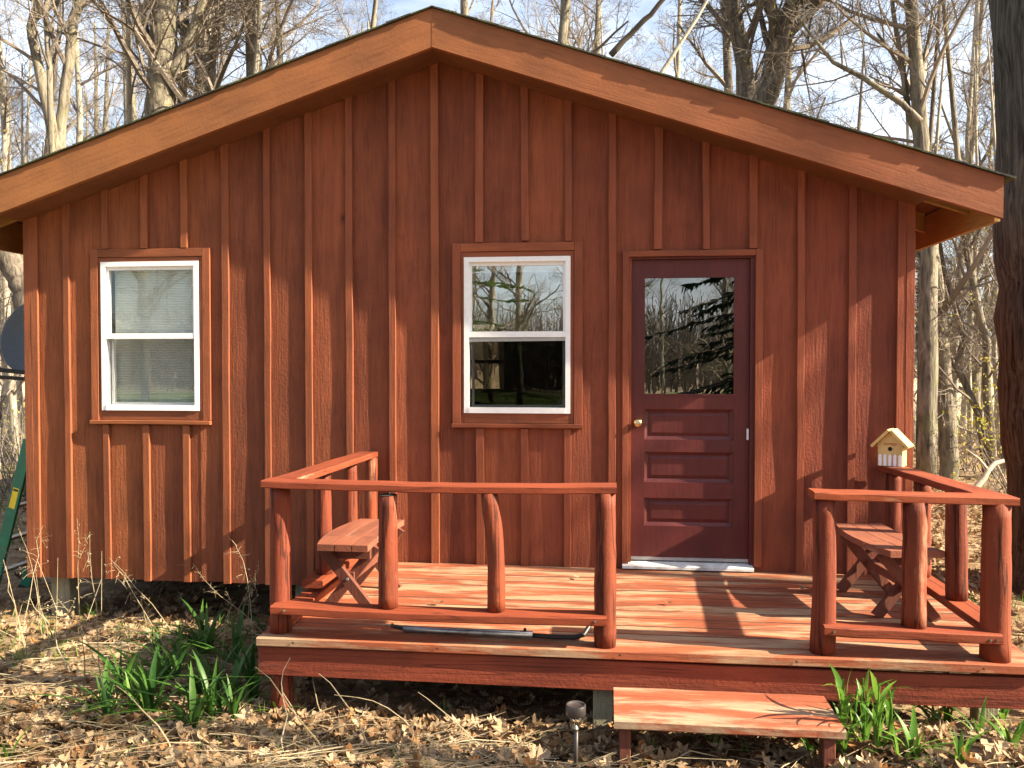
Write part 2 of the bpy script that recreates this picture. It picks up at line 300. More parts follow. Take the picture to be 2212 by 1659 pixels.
def blindmat():
    m, t, p, o = newmat('pleated_blind'); v, _ = coords(t, False)
    w = N(t, 'ShaderNodeTexWave', wave_type='BANDS', bands_direction='Z'); w.inputs['Scale'].default_value = 26; w.inputs['Distortion'].default_value = .3; t.links.new(v, w.inputs['Vector'])
    col = ramp(t, w.outputs['Fac'], [(.1, (.50, .55, .54)), (.8, (.78, .82, .81))])
    col = mix(t, ramp(t, noise_n(t, mapped(t, v, (6, 1, 1.2)), 1.5, 6), [(.5, (0, 0, 0)), (.75, (.5, .5, .5))]), col, (.45, .45, .36))
    t.links.new(col, p.inputs['Base Color']); p.inputs['Roughness'].default_value = .8; bump(t, p, w.outputs['Fac'], .5); return m
M['blind'] = blindmat()

# ------------------------------------------------------------------ ground
def gz(x, y):
    z = -.02
    if y < -.9: u = min(1, (-.9-y)/5.0); z += .30*u*(.6+.4*u)
    z += .035*noise.noise(V((x*.9, y*.9, 3.1))) + .02*noise.noise(V((x*2.7, y*2.7, 8.3)))
    if x > .9: z += .13*min(1, (x-.9)/.5)*math.exp(-((y+2.1)/.55)**2)
    if y > 12 or y < -12: z *= .3
    z -= .05*math.exp(-((x+.0)/2.0)**2 - ((y+.6)/.9)**2)
    z += .04*math.exp(-((x+3.0)/.9)**2 - ((y+.85)/.35)**2); z -= .07*math.exp(-((y-.4)/.5)**2)*(1 if x < 2.2 else 0)
    return z
def make_ground():
    xs = [-900, -300, -120, -60, -35, -22, -15] + [-10+.25*i for i in range(81)] + [15, 22, 35, 60, 120, 300, 900]
    ys = [-900, -300, -120, -60, -30, -18, -12, -8] + [-6+.2*i for i in range(71)] + [9, 11, 14, 18, 24, 32, 45, 70, 120, 300, 900]
    b = MB(); nx = len(xs)
    for y in ys:
        for x in xs: b.v.append((x, y, gz(x, y)))
    for j in range(len(ys)-1):
        for i in range(nx-1): b.f.append((j*nx+i, j*nx+i+1, (j+1)*nx+i+1, (j+1)*nx+i))
    return b.build('ground', M['ground'], None, True, kind='structure')
ground = make_ground()

# ------------------------------------------------------------------ cabin
rg = random.Random(4)
XL, XR, APX, SL = -4.310, 2.005, -1.165, .333
EL, ER = -4.75, 2.425
OH, DEP = -.28, 6.5
def zt(x): return 4.20 - SL*abs(x-APX)
def zb(x): return zt(x) - .258
cabin = tag(empty('cabin', (0, 0, 0)), 'small rust red board and batten cabin with a shallow gabled roof', 'cabin')
BAT = [-4.229, -3.971, -3.672, -3.361, -3.054, -2.750, -2.436, -2.125, -1.828, -1.517, -1.210, -.893, -.580, -.276, .027, .339, .654, .968, 1.284, 1.614, 1.925]
OPEN = [(-3.70, -2.95, 1.506, 2.592), (-1.003, -.26, 1.503, 2.590), (.13, .985, -1, 2.585)]
ZBOT = .253
def zspans(x0, x1, z0, z1, grow=0.0):
    sp = [(z0, z1)]
    for a, b_, c, d in OPEN:
        if x1 > a-grow+1e-4 and x0 < b_+grow-1e-4:
            ns = []
            for s0, s1 in sp:
                if c-grow > s0: ns.append((s0, min(s1, c-grow)))
                if d+grow < s1: ns.append((max(s0, d+grow), s1))
            sp = [q for q in ns if q[1]-q[0] > .02]
    return sp
edges = [XL] + BAT + [XR]
def wallboard(x0, x1, z0, z1, z1b=None):
    # a rough sawn board: a little cupped and not quite in plane; at this grazing light that is what makes it vary
    cup = rg.uniform(-.003, .004); tilt = rg.uniform(-.003, .003); off = rg.uniform(0, .003); n = 5; b = MB(); nz = max(2, int((z1-z0)/.45))
    wav = [rg.uniform(-.0015, .0015) for _ in range(nz+1)]
    for i in range(n+1):
        u = i/n; x = x0+(x1-x0)*u; top = z1 if z1b is None else z1+(z1b-z1)*u
        y = off + cup*(4*u*(1-u)) + tilt*(u-.5)*2
        for k in range(nz+1): b.v.append((x, y+wav[k], z0+(top-z0)*k/nz))
        b.v.append((x, .022, top)); b.v.append((x, .022, z0))
    k = nz+3
    for i in range(n):
        for j in range(k): m = (j+1) % k; b.f.append((i*k+j, (i+1)*k+j, (i+1)*k+m, i*k+m))
    b.f.append(tuple(range(k))); b.f.append(tuple(n*k+j for j in range(k))[::-1])
    b.build('wall_board', M['wall'], cabin)
for i in range(len(edges)-1):
    x0, x1 = edges[i]+.0015, edges[i+1]-.0015; cuts = [x0, x1]
    for a, b_, c, d in OPEN:
        for q in (a, b_):
            if x0+.001 < q < x1-.001: cuts.append(q)
    cuts.sort()
    for j in range(len(cuts)-1):
        a, b_ = cuts[j], cuts[j+1]
        if a < APX < b_ and j == 0: pass
        for z0, z1 in zspans(a, b_, ZBOT + rg.uniform(-.004, .004), 9):
            if z1 > 5: wallboard(a, b_, z0, zt(a)-.06, zt(b_)-.06)
            else: wallboard(a, b_, z0, z1)
CAS = [(-3.784, -2.864, 1.406, 2.684), (-1.085, -.177, 1.401, 2.687), (.098, 1.033, -1, 2.618)]
def bat_spans(x, w):
    sp = [(ZBOT+rg.uniform(-.004, .006), zb(x)+.03)]
    for a, b_, c, d in CAS:
        if x+w > a and x-w < b_:
            ns = []
            for s0, s1 in sp:
                if c > s0: ns.append((s0, c-.006))
                if d < s1: ns.append((d+rg.uniform(.004, .014), s1))
            sp = [q for q in ns if q[1]-q[0] > .03]
    return sp
for i, x in enumerate(BAT):
    w = rg.uniform(.044, .056)
    for z0, z1 in bat_spans(x, w/2):
        xo = rg.uniform(-.006, .006) if z1-z0 < 2 else 0
        th = rg.uniform(.018, .023)
        MB().plank((x+xo, -th/2-.002, z0), (x+rg.uniform(-.004, .004), -th/2-.002, z1), (w, 0, 0), (0, th, 0), max(3, int((z1-z0)/.35)), .0022, .002, rg).build('batten', M['trim_z'], cabin)
MB().plank((XL+.032, -.010, ZBOT), (XL+.032, -.010, zb(XL)+.03), (.062, 0, 0), (0, .021, 0), 6, .0015, .002, rg).build('corner_board', M['trim_z'], cabin)
MB().plank((XR-.024, -.011, ZBOT), (XR-.024, -.011, zb(XR)+.03), (.054, 0, 0), (0, .023, 0), 6, .0015, .002, rg).build('corner_board', M['trim_z'], cabin)
# inner lining of the front wall, side and rear walls, floor, ceiling
b = MB()
for a, b_ in [(XL+.03, -3.70), (-3.70, -2.95), (-2.95, -1.003), (-1.003, -.26), (-.26, .13), (.13, .985), (.985, XR-.03)]:
    for z0, z1 in zspans(a+.001, b_-.001, .30, 2.9): b.box(a, b_, .030, .09, z0, z1)
b.build('front_wall_lining', M['inner'], cabin)
for sx, nm in ((XL, 'left'), (XR, 'right')):
    x0, x1 = (sx+.002, sx+.09) if nm == 'left' else (sx-.09, sx-.002)
    MB().box(x0, x1, .10, DEP, ZBOT, zt(sx)-.08).build('side_wall', M['wall'], cabin)
    for k in range(1, 22):
        y = .02+k*.30; xx = sx-.010 if nm == 'left' else sx+.010
        MB().plank((xx, y, ZBOT), (xx, y, zt(sx)-.09), (0, .05, 0), (.02, 0, 0), 2, .001, 0, rg).build('batten', M['trim_z'], cabin)
b = MB(); bw0, bw1, bz0, bz1 = -2.25, -1.485, 1.478, 2.42
b.box(XL, bw0, DEP, DEP+.09, ZBOT, 2.95).box(bw1, XR, DEP, DEP+.09, ZBOT, 2.95).box(bw0, bw1, DEP, DEP+.09, ZBOT, bz0).box(bw0, bw1, DEP, DEP+.09, bz1, 2.95)
b.prism([(XL, DEP, 2.952), (XR, DEP, 2.952), (XR, DEP, zt(XR)-.07), (APX, DEP, zt(APX)-.07), (XL, DEP, zt(XL)-.07)], (0, .09, 0))
b.build('rear_wall', M['inner'], cabin)
rw = MB().box(bw0, bw1, DEP+.02, DEP+.06, 1.85, 1.90).box(bw0, bw0+.03, DEP+.02, DEP+.06, bz0, 1.85).box(bw1-.03, bw1, DEP+.02, DEP+.06, bz0, 1.85).box(bw0, bw0+.03, DEP+.02, DEP+.06, 1.90, bz1).box(bw1-.03, bw1, DEP+.02, DEP+.06, 1.90, bz1).build('rear_window', M['dark'], cabin)
MB().box(bw0+.03, bw1-.03, DEP+.038, DEP+.042, bz0, bz1).build('pane', M['clearplastic'], rw)
MB().box(XL+.09, XR-.09, .09, DEP, .30, .36).build('floor', M['inner'], cabin)
MB().box(XL+.09, XR-.09, .09, DEP, 2.90, 2.95).build('ceiling', M['inner'], cabin)
b = MB()
for yy in (.35, 2.2, 4.3, 6.4): b.box(XL+.02, XR-.02, yy-.04, yy+.04, .20, .28)
b.build('floor_joist', M['dark'], cabin)
for xx in (-4.11, -2.2, -.3, 1.7):
    for yy in (.14, 3.2, 6.3):
        MB().plank((xx, yy, -.25), (xx, yy, .25), (.15, 0, 0), (0, .13, 0), 3, .004, .006, rg).build('foundation_post', M['greypost'], cabin)
# roof: two decks, shingle courses with ragged rake ends, fascia boards, soffit
for sgn in (-1, 1):
    ex = EL if sgn < 0 else ER
    pts = [(APX, OH+.004, zt(APX)-.004), (ex, OH+.004, zt(ex)-.004), (ex, OH+.004, zt(ex)-.028), (APX, OH+.004, zt(APX)-.028)]
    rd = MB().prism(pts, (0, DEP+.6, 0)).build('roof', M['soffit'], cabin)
    nC = 26; run = abs(ex-APX)+.035
    for k in range(nC):
        # each course: a thin slab lapping the one below it, its front end uneven
        xa = APX + sgn*run*k/nC; xb_ = APX + sgn*(run*(k+1)/nC+.03); za, zb_ = zt(xa)+.001, zt(xb_)+.006
        y0 = OH - .058 + rg.uniform(-.005, .005); th = .006+rg.uniform(0, .004); y0b = y0 + rg.uniform(-.004, .004)
        c = [(xa, y0, za), (xb_, y0b, zb_-.003), (xb_, DEP+.3, zb_-.003), (xa, DEP+.3, za), (xa, y0, za+th), (xb_, y0b, zb_+th), (xb_, DEP+.3, zb_+th), (xa, DEP+.3, za+th)]
        if sgn < 0: c = [c[1], c[0], c[3], c[2], c[5], c[4], c[7], c[6]]
        MB().quadbox(c).build('shingle_course', M['shingle'], rd)
    # rake fascia
    n = 10; b = MB()
    for i in range(n+1):
        x = APX + (ex-APX)*i/n; w = rg.uniform(-.001, .001)
        b.v += [(x, OH-.038+.036+w, zb(x)), (x, OH-.038+w, zb(x)+.002), (x, OH-.038+w, zt(x)-.002), (x, OH+.002, zt(x)-.002)]
    for i in range(n):
        for j in range(4): m_ = (j+1) % 4; q = (i*4+j, i*4+m_, (i+1)*4+m_, (i+1)*4+j); b.f.append(q if sgn > 0 else q[::-1])
    b.f.append((0, 3, 2, 1) if sgn > 0 else (0, 1, 2, 3)); b.f.append(tuple(n*4+j for j in ((0, 1, 2, 3) if sgn > 0 else (0, 3, 2, 1))))
    b.build('fascia_board', M['fascia_l' if sgn < 0 else 'fascia_r'], cabin)
    # soffit over the front wall
    wx = XL if sgn < 0 else XR
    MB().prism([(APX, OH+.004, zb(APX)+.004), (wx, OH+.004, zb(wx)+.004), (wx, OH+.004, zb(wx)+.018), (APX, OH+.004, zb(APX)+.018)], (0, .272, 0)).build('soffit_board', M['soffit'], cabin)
    # eave: fascia along the side and rafter tails
    x0, x1 = (ex, ex+.035) if sgn < 0 else (ex-.035, ex)
    MB().box(x0, x1, OH+.004, DEP+.3, zb(ex)-.012, zt(ex)-.034).build('eave_board', M['raw'], cabin)
    for k in range(9):
        y = .10+k*.8; xi = wx + sgn*.004; xo = ex - sgn*.04
        MB().prism([(xi, y, zt(xi)-.03), (xo, y, zt(xo)-.03), (xo, y, zt(xo)-.17), (xi, y, zt(xi)-.17)], (0, .04, 0)).build('rafter_tail', M['raw'], cabin)
    xi = wx + sgn*.004; xo = ex - sgn*.04
    MB().prism([(xi, -.15, zt(xi)-.035), (xo, -.15, zt(xo)-.035), (xo, -.15, zt(xo)-.12), (xi, -.15, zt(xi)-.12)], (0, .04, 0)).build('lookout_block', M['dark'], cabin)
# roof vent cap with a slotted band, on the right slope
vx, vy = 1.17, .35; vz = zt(vx)+.02
vent = MB().lathe([(.085, -.08), (.085, .10)], 16, (vx, vy, vz)).build('roof_vent', M['dark'], cabin, True)
MB().lathe([(.115, .155), (.105, .175), (.06, .195), (.01, .20)], 16, (vx, vy, vz)).build('cap', M['plastic'], vent, True)
for hh in (.015, .06, .105, .15):
    MB().tube([(vx+.112*math.cos(a), vy+.112*math.sin(a), vz+hh) for a in [2*math.pi*i/20 for i in range(21)]], .007, 5, False).build('ring', M['ventmetal'], vent)
for k in range(3):
    b = MB()
    for i in range(14):
        a = 2*math.pi*(i+.5*(k % 2))/14; b.tube([(vx+.112*math.cos(a), vy+.112*math.sin(a), vz+.015+.045*k), (vx+.112*math.cos(a), vy+.112*math.sin(a), vz+.06+.045*k)], .006, 4, False)
    b.build('lattice', M['ventmetal'], vent)

# windows
def window(ix, o, c, split, blind):
    x0, x1, z0, z1 = o; a0, a1, c0, c1 = c
    fw = .034
    b = MB().box(x0, x0+fw, -.022, .06, z0, z1).box(x1-fw, x1, -.022, .06, z0, z1).box(x0+fw, x1-fw, -.022, .06, z1-fw, z1).box(x0+fw, x1-fw, -.026, .06, z0, z0+fw*1.15)
    w = b.build('window', M['white'], cabin, label='white double hung window in the cabin front wall')
    # two rings of stained casing and the sill
    cw = .058
    for p0, p1, wv, m in (((a0+cw/2, -.009, c0+.03), (a0+cw/2, -.009, c1), (cw, 0, 0), 'trim_z'), ((a1-cw/2, -.009, c0+.03), (a1-cw/2, -.009, c1), (cw, 0, 0), 'trim_z')):
        MB().plank(p0, p1, wv, (0, .022, 0), 3, .0008, .002, rg).build('casing_board', M[m], w)
    MB().plank((a0+cw+.001, -.009, c1-cw/2), (a1-cw-.001, -.009, c1-cw/2), (0, 0, cw), (0, .022, 0), 3, .0008, .002, rg).build('casing_board', M['trim_x'], w)
    # inner boards, set a little back with an open joint
    for q0, q1 in ((a0+cw+.003, x0-.001), (x1+.001, a1-cw-.003)):
        MB().box(q0, q1, -.012, .020, c0+.032, c1-cw-.003).build('inner_casing', M['trim_z'], w)
    MB().box(x0, x1, -.012, .020, z1+.001, c1-cw-.003).build('inner_casing', M['trim_x'], w)
    MB().box(x0, x1, -.014, .020, c0+.032, z0-.001).build('inner_casing', M['trim_x'], w)
    MB().plank((a0-.002, -.018, c0+.014), (a1+.002, -.018, c0+.014), (0, .046, 0), (0, 0, .028), 4, .001, .003, rg).build('sill', M['trim_x'], w)
    MB().box(x0+fw, x1-fw, -.020, .03, split-.020, split+.020).build('meeting_rail', M['white'], w)
    # upper sash
    s = .018
    MB().box(x0+fw, x0+fw+s, .0, .03, split+.022, z1-fw).box(x1-fw-s, x1-fw, .0, .03, split+.022, z1-fw).box(x0+fw+s, x1-fw-s, .0, .03, z1-fw-s*1.4, z1-fw).build('sash', M['white'], w)
    MB().box(x0+fw+s, x1-fw-s, .012, .016, split+.020, z1-fw-s).build('pane', M['glass_blind' if blind else 'glass'], w)
    # lower sash, further in, behind an insect screen
    MB().box(x0+fw+.012, x0+fw+.012+s, .035, .058, z0+fw, split).box(x1-fw-s-.004, x1-fw-.004, .035, .058, z0+fw, split).box(x0+fw+.03, x1-fw-.022, .035, .058, z0+fw, z0+fw+.022).build('sash', M['white'] if blind else M['screenbar'], w)
    MB().box(x0+fw+.03, x1-fw-.022, .044, .048, z0+fw+.02, split).build('pane', M['glass_blind'] if blind else M['screen'], w)
    MB().box(x0+fw, x1-fw, .006, .007, z0+fw*1.15, split-.02).build('insect_screen', M['screen_light' if blind else 'screen'], w)
    if blind: MB().box(x0+fw+.02, x1-fw-.002, .075, .085, z0+.0, z1).build('blind', M['blind'], w)
    else:
        MB().plank((x0+fw, .0, split-.038), (x1-fw, .0, split-.032), (0, 0, .026), (0, .012, 0), 2, 0, .002, rg).build('screen_rail', M['screenbar'], w)
        MB().box(x0+fw+.02, x1-fw-.02, .060, .066, z1-.10, z1-.035).build('blind', M['white'], w)
    return w
window(0, OPEN[0], CAS[0], 2.050, True)
w2 = window(1, OPEN[1], CAS[1], 2.052, False)
w2['label'] = 'white double hung window with a dark open lower half'
# soap pump bottle on the inner sill
sb = empty('soap_dispenser', (-.335, .13, 1.505)); tag(sb, 'small pale pump bottle standing inside the window with the dark lower half', 'bottle')
MB().lathe([(.022, 0), (.024, .03), (.024, .07), (.010, .085), (.010, .095)], 10).build('bottle', M['offwhite'], sb, True)
MB().tube([(0, 0, .09), (0, 0, .115), (-.03, -.0, .117), (-.04, 0, .108)], .005, 6).build('pump', M['offwhite'], sb)
MB().box(-1.1, -.2, .091, .22, 1.47, 1.503).build('inner_sill', M['inner'], cabin)

# door
dx0, dx1, dz0, dz1 = .160, .953, .505, 2.560
door = empty('door', (0, 0, 0)); door.parent = cabin
door = MB()
gx0, gx1, gz0, gz1 = .250, .852, 1.640, 2.437
PAN = [(.243, .858, 1.325, 1.535), (.243, .858, 1.030, 1.240), (.243, .858, .728, .922)]
bpy.data.objects.remove(bpy.data.objects['door'])
b = MB().box(dx0, gx0, .030, .070, dz0, dz1).box(gx1, dx1, .030, .070, dz0, dz1)
zc = [dz0] + sum([[p[2], p[3]] for p in PAN[::-1]], []) + [gz0, gz1, dz1]
for z0, z1 in zip(zc[0::2], zc[1::2]): b.box(gx0, gx1, .030, .070, z0, z1)
door = b.build('door', M['door'], cabin, label='dark red door with a tall glass pane above three sunken panels')
for a, b_, c, d in PAN:
    # raised field with a sloping margin, lying in the opening
    e = .024
    m = MB(); o = [(gx0, .048, c), (gx1, .048, c), (gx1, .048, d), (gx0, .048, d)]; i_ = [(gx0+e, .060, c+e), (gx1-e, .060, c+e), (gx1-e, .060, d-e), (gx0+e, .060, d-e)]
    i2 = [(gx0+e*2.1, .052, c+e*2), (gx1-e*2.1, .052, c+e*2), (gx1-e*2.1, .052, d-e*2), (gx0+e*2.1, .052, d-e*2)]
    m.v = o+i_+i2
    for k in range(4): n_ = (k+1) % 4; m.f.append((k, n_, 4+n_, 4+k)); m.f.append((4+k, 4+n_, 8+n_, 8+k))
    m.f.append((8, 9, 10, 11)); m.build('door_panel', M['door'], door)
MB().box(gx0, gx1, .046, .050, gz0, gz1).build('pane', M['glass_door'], door)
MB().box(gx0-.008, gx1+.008, .026, .0298, gz0-.012, gz0-.002).build('glazing_bead', M['door'], door)
MB().box(gx0-.01, gx1+.01, .10, .11, gz0-.05, gz1+.05).build('dark_room_sheet', M['dark'], door)  # near-black sheet added to stand in for the unlit room behind the glass
kx, kz = .203, 1.442
k_ = MB().lathe([(.030, 0), (.030, .006), (.012, .010), (.011, .030), (.022, .036), (.029, .050), (.028, .062), (.018, .070), (.004, .072)], 18, (kx, .030, kz), (0, -1, 0)).build('door_knob', M['brass'], door, True)
MB().lathe([(.008, 0), (.008, .002)], 10, (kx, -.0425, kz), (0, -1, 0)).build('keyhole', M['screenbar'], k_)
MB().box(.938, .950, .016, .0298, 1.330, 1.405).build('latch_plate', M['offwhite'], door)
for p0, p1, wv, mt in (((.118, -.010, .47), (.118, -.010, 2.618), (.042, 0, 0), 'trim_z'), ((1.009, -.010, .47), (1.009, -.010, 2.618), (.048, 0, 0), 'trim_z')):
    MB().plank(p0, p1, wv, (0, .026, 0), 5, .001, .002, rg).build('door_casing', M[mt], door)
MB().plank((.140, -.010, 2.598), (.984, -.010, 2.598), (0, 0, .040), (0, .026, 0), 3, .001, .002, rg).build('door_casing', M['trim_x'], door)
MB().box(.141, .158, .004, .09, .48, 2.577).build('door_jamb', M['trim_z'], door); MB().box(.955, .983, .004, .09, .48, 2.577).build('door_jamb', M['door'], door); MB().box(.158, .955, .004, .09, 2.562, 2.577).build('door_jamb', M['door'], door)
MB().prism([(.10, -.055, .445), (.10, -.055, .462), (.10, .0, .475), (.10, .08, .490), (.10, .08, .445)], (.88, 0, 0)).build('threshold', M['concrete'], door)
MB().box(dx0, dx1, .022, .0298, .491, .512).build('sweep', M['screenbar'], door)

# ------------------------------------------------------------------ porch
rp = random.Random(12)
porch = tag(empty('porch_deck', (0, 0, 0)), 'raised red wooden porch deck with log post railings', 'porch')
PX0, PX1, DZ = -1.805, 2.03, .440
ny = 12; bw = 1.745/ny
for k in range(ny):
    y1 = -.006 - k*bw; y0 = y1-bw+.009
    xo = rp.uniform(-.012, .012)
    MB().plank((PX0+xo, (y0+y1)/2, DZ-.0225+rp.uniform(-.002, .001)), (PX1+rp.uniform(-.01, .01), (y0+y1)/2, DZ-.0225+rp.uniform(-.002, .001)), (0, y1-y0, 0), (0, 0, .045 if k == ny-1 else .038), 8, .0016, .005, rp).build('deck_board', M['deck'], porch)
for k in range(1, ny):
    MB().box(PX0+.02, PX1-.02, -.006-k*bw-.0005, -.006-k*bw+.0095, DZ-.03, DZ-.0055).build('gap_dirt', M['dark'], porch)
MB().plank((PX0+.01, -1.700, .313), (PX1-.01, -1.700, .298), (0, 0, .150), (0, .038, 0), 8, .0015, .004, rp).build('rim_board', M['rim'], porch)
MB().plank((PX0+.03, -1.68, .318), (PX0+.03, -.02, .325), (0, 0, .14), (.038, 0, 0), 4, .001, .003, rp).build('rim_board', M['rim'], porch)
MB().plank((PX1-.03, -1.68, .318), (PX1-.03, -.02, .325), (0, 0, .14), (.038, 0, 0), 4, .001, .003, rp).build('rim_board', M['rim'], porch)
for xx in (-1.2, -.6, 0, .6, 1.2): MB().plank((xx, -1.66, .33), (xx, -.03, .33), (0, 0, .14), (.038, 0, 0), 1, 0, 0, rp).build('deck_joist', M['greypost'], porch)
MB().plank((-.02, -1.655, -.2), (-.02, -1.655, .30), (.10, 0, 0), (0, .045, 0), 2, .002, .004, rp).build('support_post', M['greypost'], porch)
MB().plank((1.9, -1.40, -.2), (1.9, -1.40, .30), (.10, 0, 0), (0, .1, 0), 2, .002, .004, rp).build('support_post', M['greypost'], porch)
def log(x, y, z0, z1, r0, r1, lean=(0, 0), name='railing_post', bend=0):
    pts = []; rr = []; n = 10
    for i in range(n+1):
        u = i/n; pts.append((x+lean[0]*u+bend*math.sin(math.pi*u), y+lean[1]*u, z0+(z1-z0)*u)); rr.append((r0+(r1-r0)*u)*(1+rp.uniform(-.035, .035)))
    return MB().tube(pts, rr, 16, True, .022, rp).build(name, M['log'], porch, True)
log(-1.70, -1.640, -.15, .24, .057, .055, name='support_post')
log(-1.71, -1.625, DZ-.002, 1.207, .057, .052)
log(-.012, -1.665, DZ-.002, 1.207, .056, .052, (.0, .0))
log(-1.118, -1.675, .603, 1.176, .052, .046)
log(-.560, -1.675, .603, 1.196, .046, .043, (-.036, 0), bend=.014)
MB().lathe([(.046, 0), (.048, .003), (.03, .006)], 12, (-1.118, -1.675, 1.176)).build('post_cut', M['dark'], porch)
MB().tube([(-1.110, -1.675, 1.17), (-1.100, -1.675, 1.215)], .006, 6).build('screw', M['steel'], porch)
log(1.043, -1.650, DZ-.002, 1.190, .060, .052, bend=.006)
log(1.838, -1.655, DZ-.002, 1.190, .068, .060)
log(1.462, -1.668, .588, 1.190, .056, .054)
RW, RT = .140, .038
MB().plank((-1.780, -1.640, 1.226), (.043, -1.640, 1.224), (0, RW, 0), (0, 0, RT), 12, .0018, .005, rp, sag=.010).build('top_rail', M['rail_x'], porch)
tr = MB().plank((.985, -1.645, 1.213), (1.915, -1.645, 1.200), (0, RW, 0), (0, 0, RT), 8, .0015, .005, rp).build('top_rail', M['rail_x'], porch)
MB().plank((-1.706, -1.569, 1.223), (-1.692, -.024, 1.206), (RW, 0, 0), (0, 0, RT), 9, .0018, .005, rp).build('top_rail', M['rail_y'], porch)
MB().plank((1.845, -1.574, 1.198), (1.845, -.024, 1.162), (RW, 0, 0), (0, 0, RT), 9, .0016, .005, rp).build('top_rail', M['rail_y'], porch)
MB().plank((-1.715, -1.690, .588), (-.005, -1.690, .585), (0, .135, 0), (0, 0, .044), 10, .002, .006, rp, sag=.012).build('bottom_rail', M['rail_x'], porch)
MB().plank((1.030, -1.685, .570), (1.835, -1.685, .557), (0, .12, 0), (0, 0, .048), 6, .002, .007, rp).build('bottom_rail', M['rail_x'], porch)
# side rails: a plank near the deck with posts standing on it
MB().plank((-1.735, -1.08, .545), (-1.725, -.03, .545), (.13, 0, 0), (0, 0, .045), 5, .002, .005, rp).build('bottom_rail', M['rail_y'], porch)
MB().plank((-1.745, -1.56, .468), (-1.735, -.03, .470), (.12, 0, 0), (0, 0, .055), 5, .002, .005, rp).build('curb_rail', M['rail_y'], porch)
MB().plank((1.868, -1.60, .562), (1.868, -.03, .560), (.13, 0, 0), (0, 0, .042), 5, .002, .005, rp).build('bottom_rail', M['rail_y'], porch)
for yy in (-.10,): MB().plank((1.868, yy, .438), (1.868, yy, .541), (.06, 0, 0), (0, .06, 0), 1, 0, 0, rp).build('rail_block', M['rail_y'], porch)
log(-1.722, -.90, .567, 1.195, .052, .045); log(-1.700, -.42, .567, 1.19, .048, .043, (.0, 0)); log(-1.660, -.085, DZ-.002, 1.187, .045, .042, (.01, 0))
log(1.868, -1.12, .582, 1.168, .056, .052, (-.01, 0)); log(1.860, -.62, .580, 1.155, .052, .048); log(1.850, -.13, .580, 1.145, .050, .046)
for x, z in ((-1.64, .588), (-.06, .586), (1.075, .572), (1.78, .558), (1.81, .559)):
    y = -1.7585 if x < .5 else -1.7465
    MB().lathe([(.006, 0), (.006, .003)], 8, (x, y, z), (0, -1, 0)).build('screw', M['steel'], porch)
for x in (-1.6, -.85, .06, .9, 1.75): MB().lathe([(.005, 0), (.005, .003)], 8, (x, -1.7455, .420), (0, -1, 0)).build('screw', M['dark'], porch)

# ------------------------------------------------------------------ benches
def bench(loc, rz, label, mirror=1, zs=.4):
    o = tag(empty('curved_bench', loc, rz), label, 'bench', 'curved benches on the porch'); r = random.Random(7)
    T = .036; m = mirror
    # the outer slat is cut to a bow, the others run straight; every slat in a short and a long piece
    ys = [-.40, -.16, .40]
    def xb(y, k):                     # seam k (0 inner edge .. 3 outer bow) at y
        base = .145 - k*.097
        return base + (.020 - .16*y*y*.6) * (-1 if k == 3 else 0) - (.020*(1-(y/.4)**2) if k == 3 else 0) + .03*(1-(y/.4)**2)*(-.6)
    for k in range(3):
        for (ya, yb) in ((ys[0], ys[1]-.003), (ys[1]+.003, ys[2])):
            n = 4; P = []
            for i in range(n+1): y = ya+(yb-ya)*i/n; P.append((m*(xb(y, k)-.003), y))
            for i in range(n, -1, -1): y = ya+(yb-ya)*i/n; P.append((m*(xb(y, k+1)+.003), y))
            pts = [(a, c, zs-T) for a, c in P]
            if m < 0: pts = pts[::-1]
            MB().prism(pts, (0, 0, T+r.uniform(-.001, .002))).build('seat_slat', M['bench'], o)
    for yy in (-.27, .27):
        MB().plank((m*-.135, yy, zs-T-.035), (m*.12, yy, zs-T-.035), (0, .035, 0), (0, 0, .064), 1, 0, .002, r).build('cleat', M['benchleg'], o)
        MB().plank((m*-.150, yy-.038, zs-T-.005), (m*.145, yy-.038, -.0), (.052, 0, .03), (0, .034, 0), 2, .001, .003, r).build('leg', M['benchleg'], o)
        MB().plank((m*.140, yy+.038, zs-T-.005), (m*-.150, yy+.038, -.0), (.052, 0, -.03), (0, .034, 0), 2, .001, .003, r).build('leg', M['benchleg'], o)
        MB().lathe([(.010, 0), (.008, .006)], 8, (m*.0, yy-.055, .19), (0, -1, 0)).build('bolt', M['steel'], o)
    MB().plank((0, -.27, .19), (0, .27, .19), (.04, 0, 0), (0, 0, .05), 1, 0, .002, r).build('stretcher', M['benchleg'], o)
    return o
bench((-1.455, -.945, DZ+.002), R(-1), 'small slatted bench with crossed legs beside the longer railing', 1)
bench((1.615, -.755, DZ+.002), R(6), 'small slatted bench with crossed legs below the birdhouse rail', 1)

# ------------------------------------------------------------------ step
st = tag(empty('wooden_step', (.03, -1.76, 0)), 'worn red plank step in front of the porch deck', 'step')
MB().plank((0, -.205, .252), (.995, -.190, .245), (0, .400, 0), (0, 0, .042), 8, .002, .006, rp).build('tread', M['tread'], st)
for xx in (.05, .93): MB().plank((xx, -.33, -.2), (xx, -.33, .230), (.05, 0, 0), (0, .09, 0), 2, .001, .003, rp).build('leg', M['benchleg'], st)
for xx in (.05, .93): MB().plank((xx, -.06, -.2), (xx, -.06, .230), (.05, 0, 0), (0, .09, 0), 2, .001, .003, rp).build('leg', M['benchleg'], st)

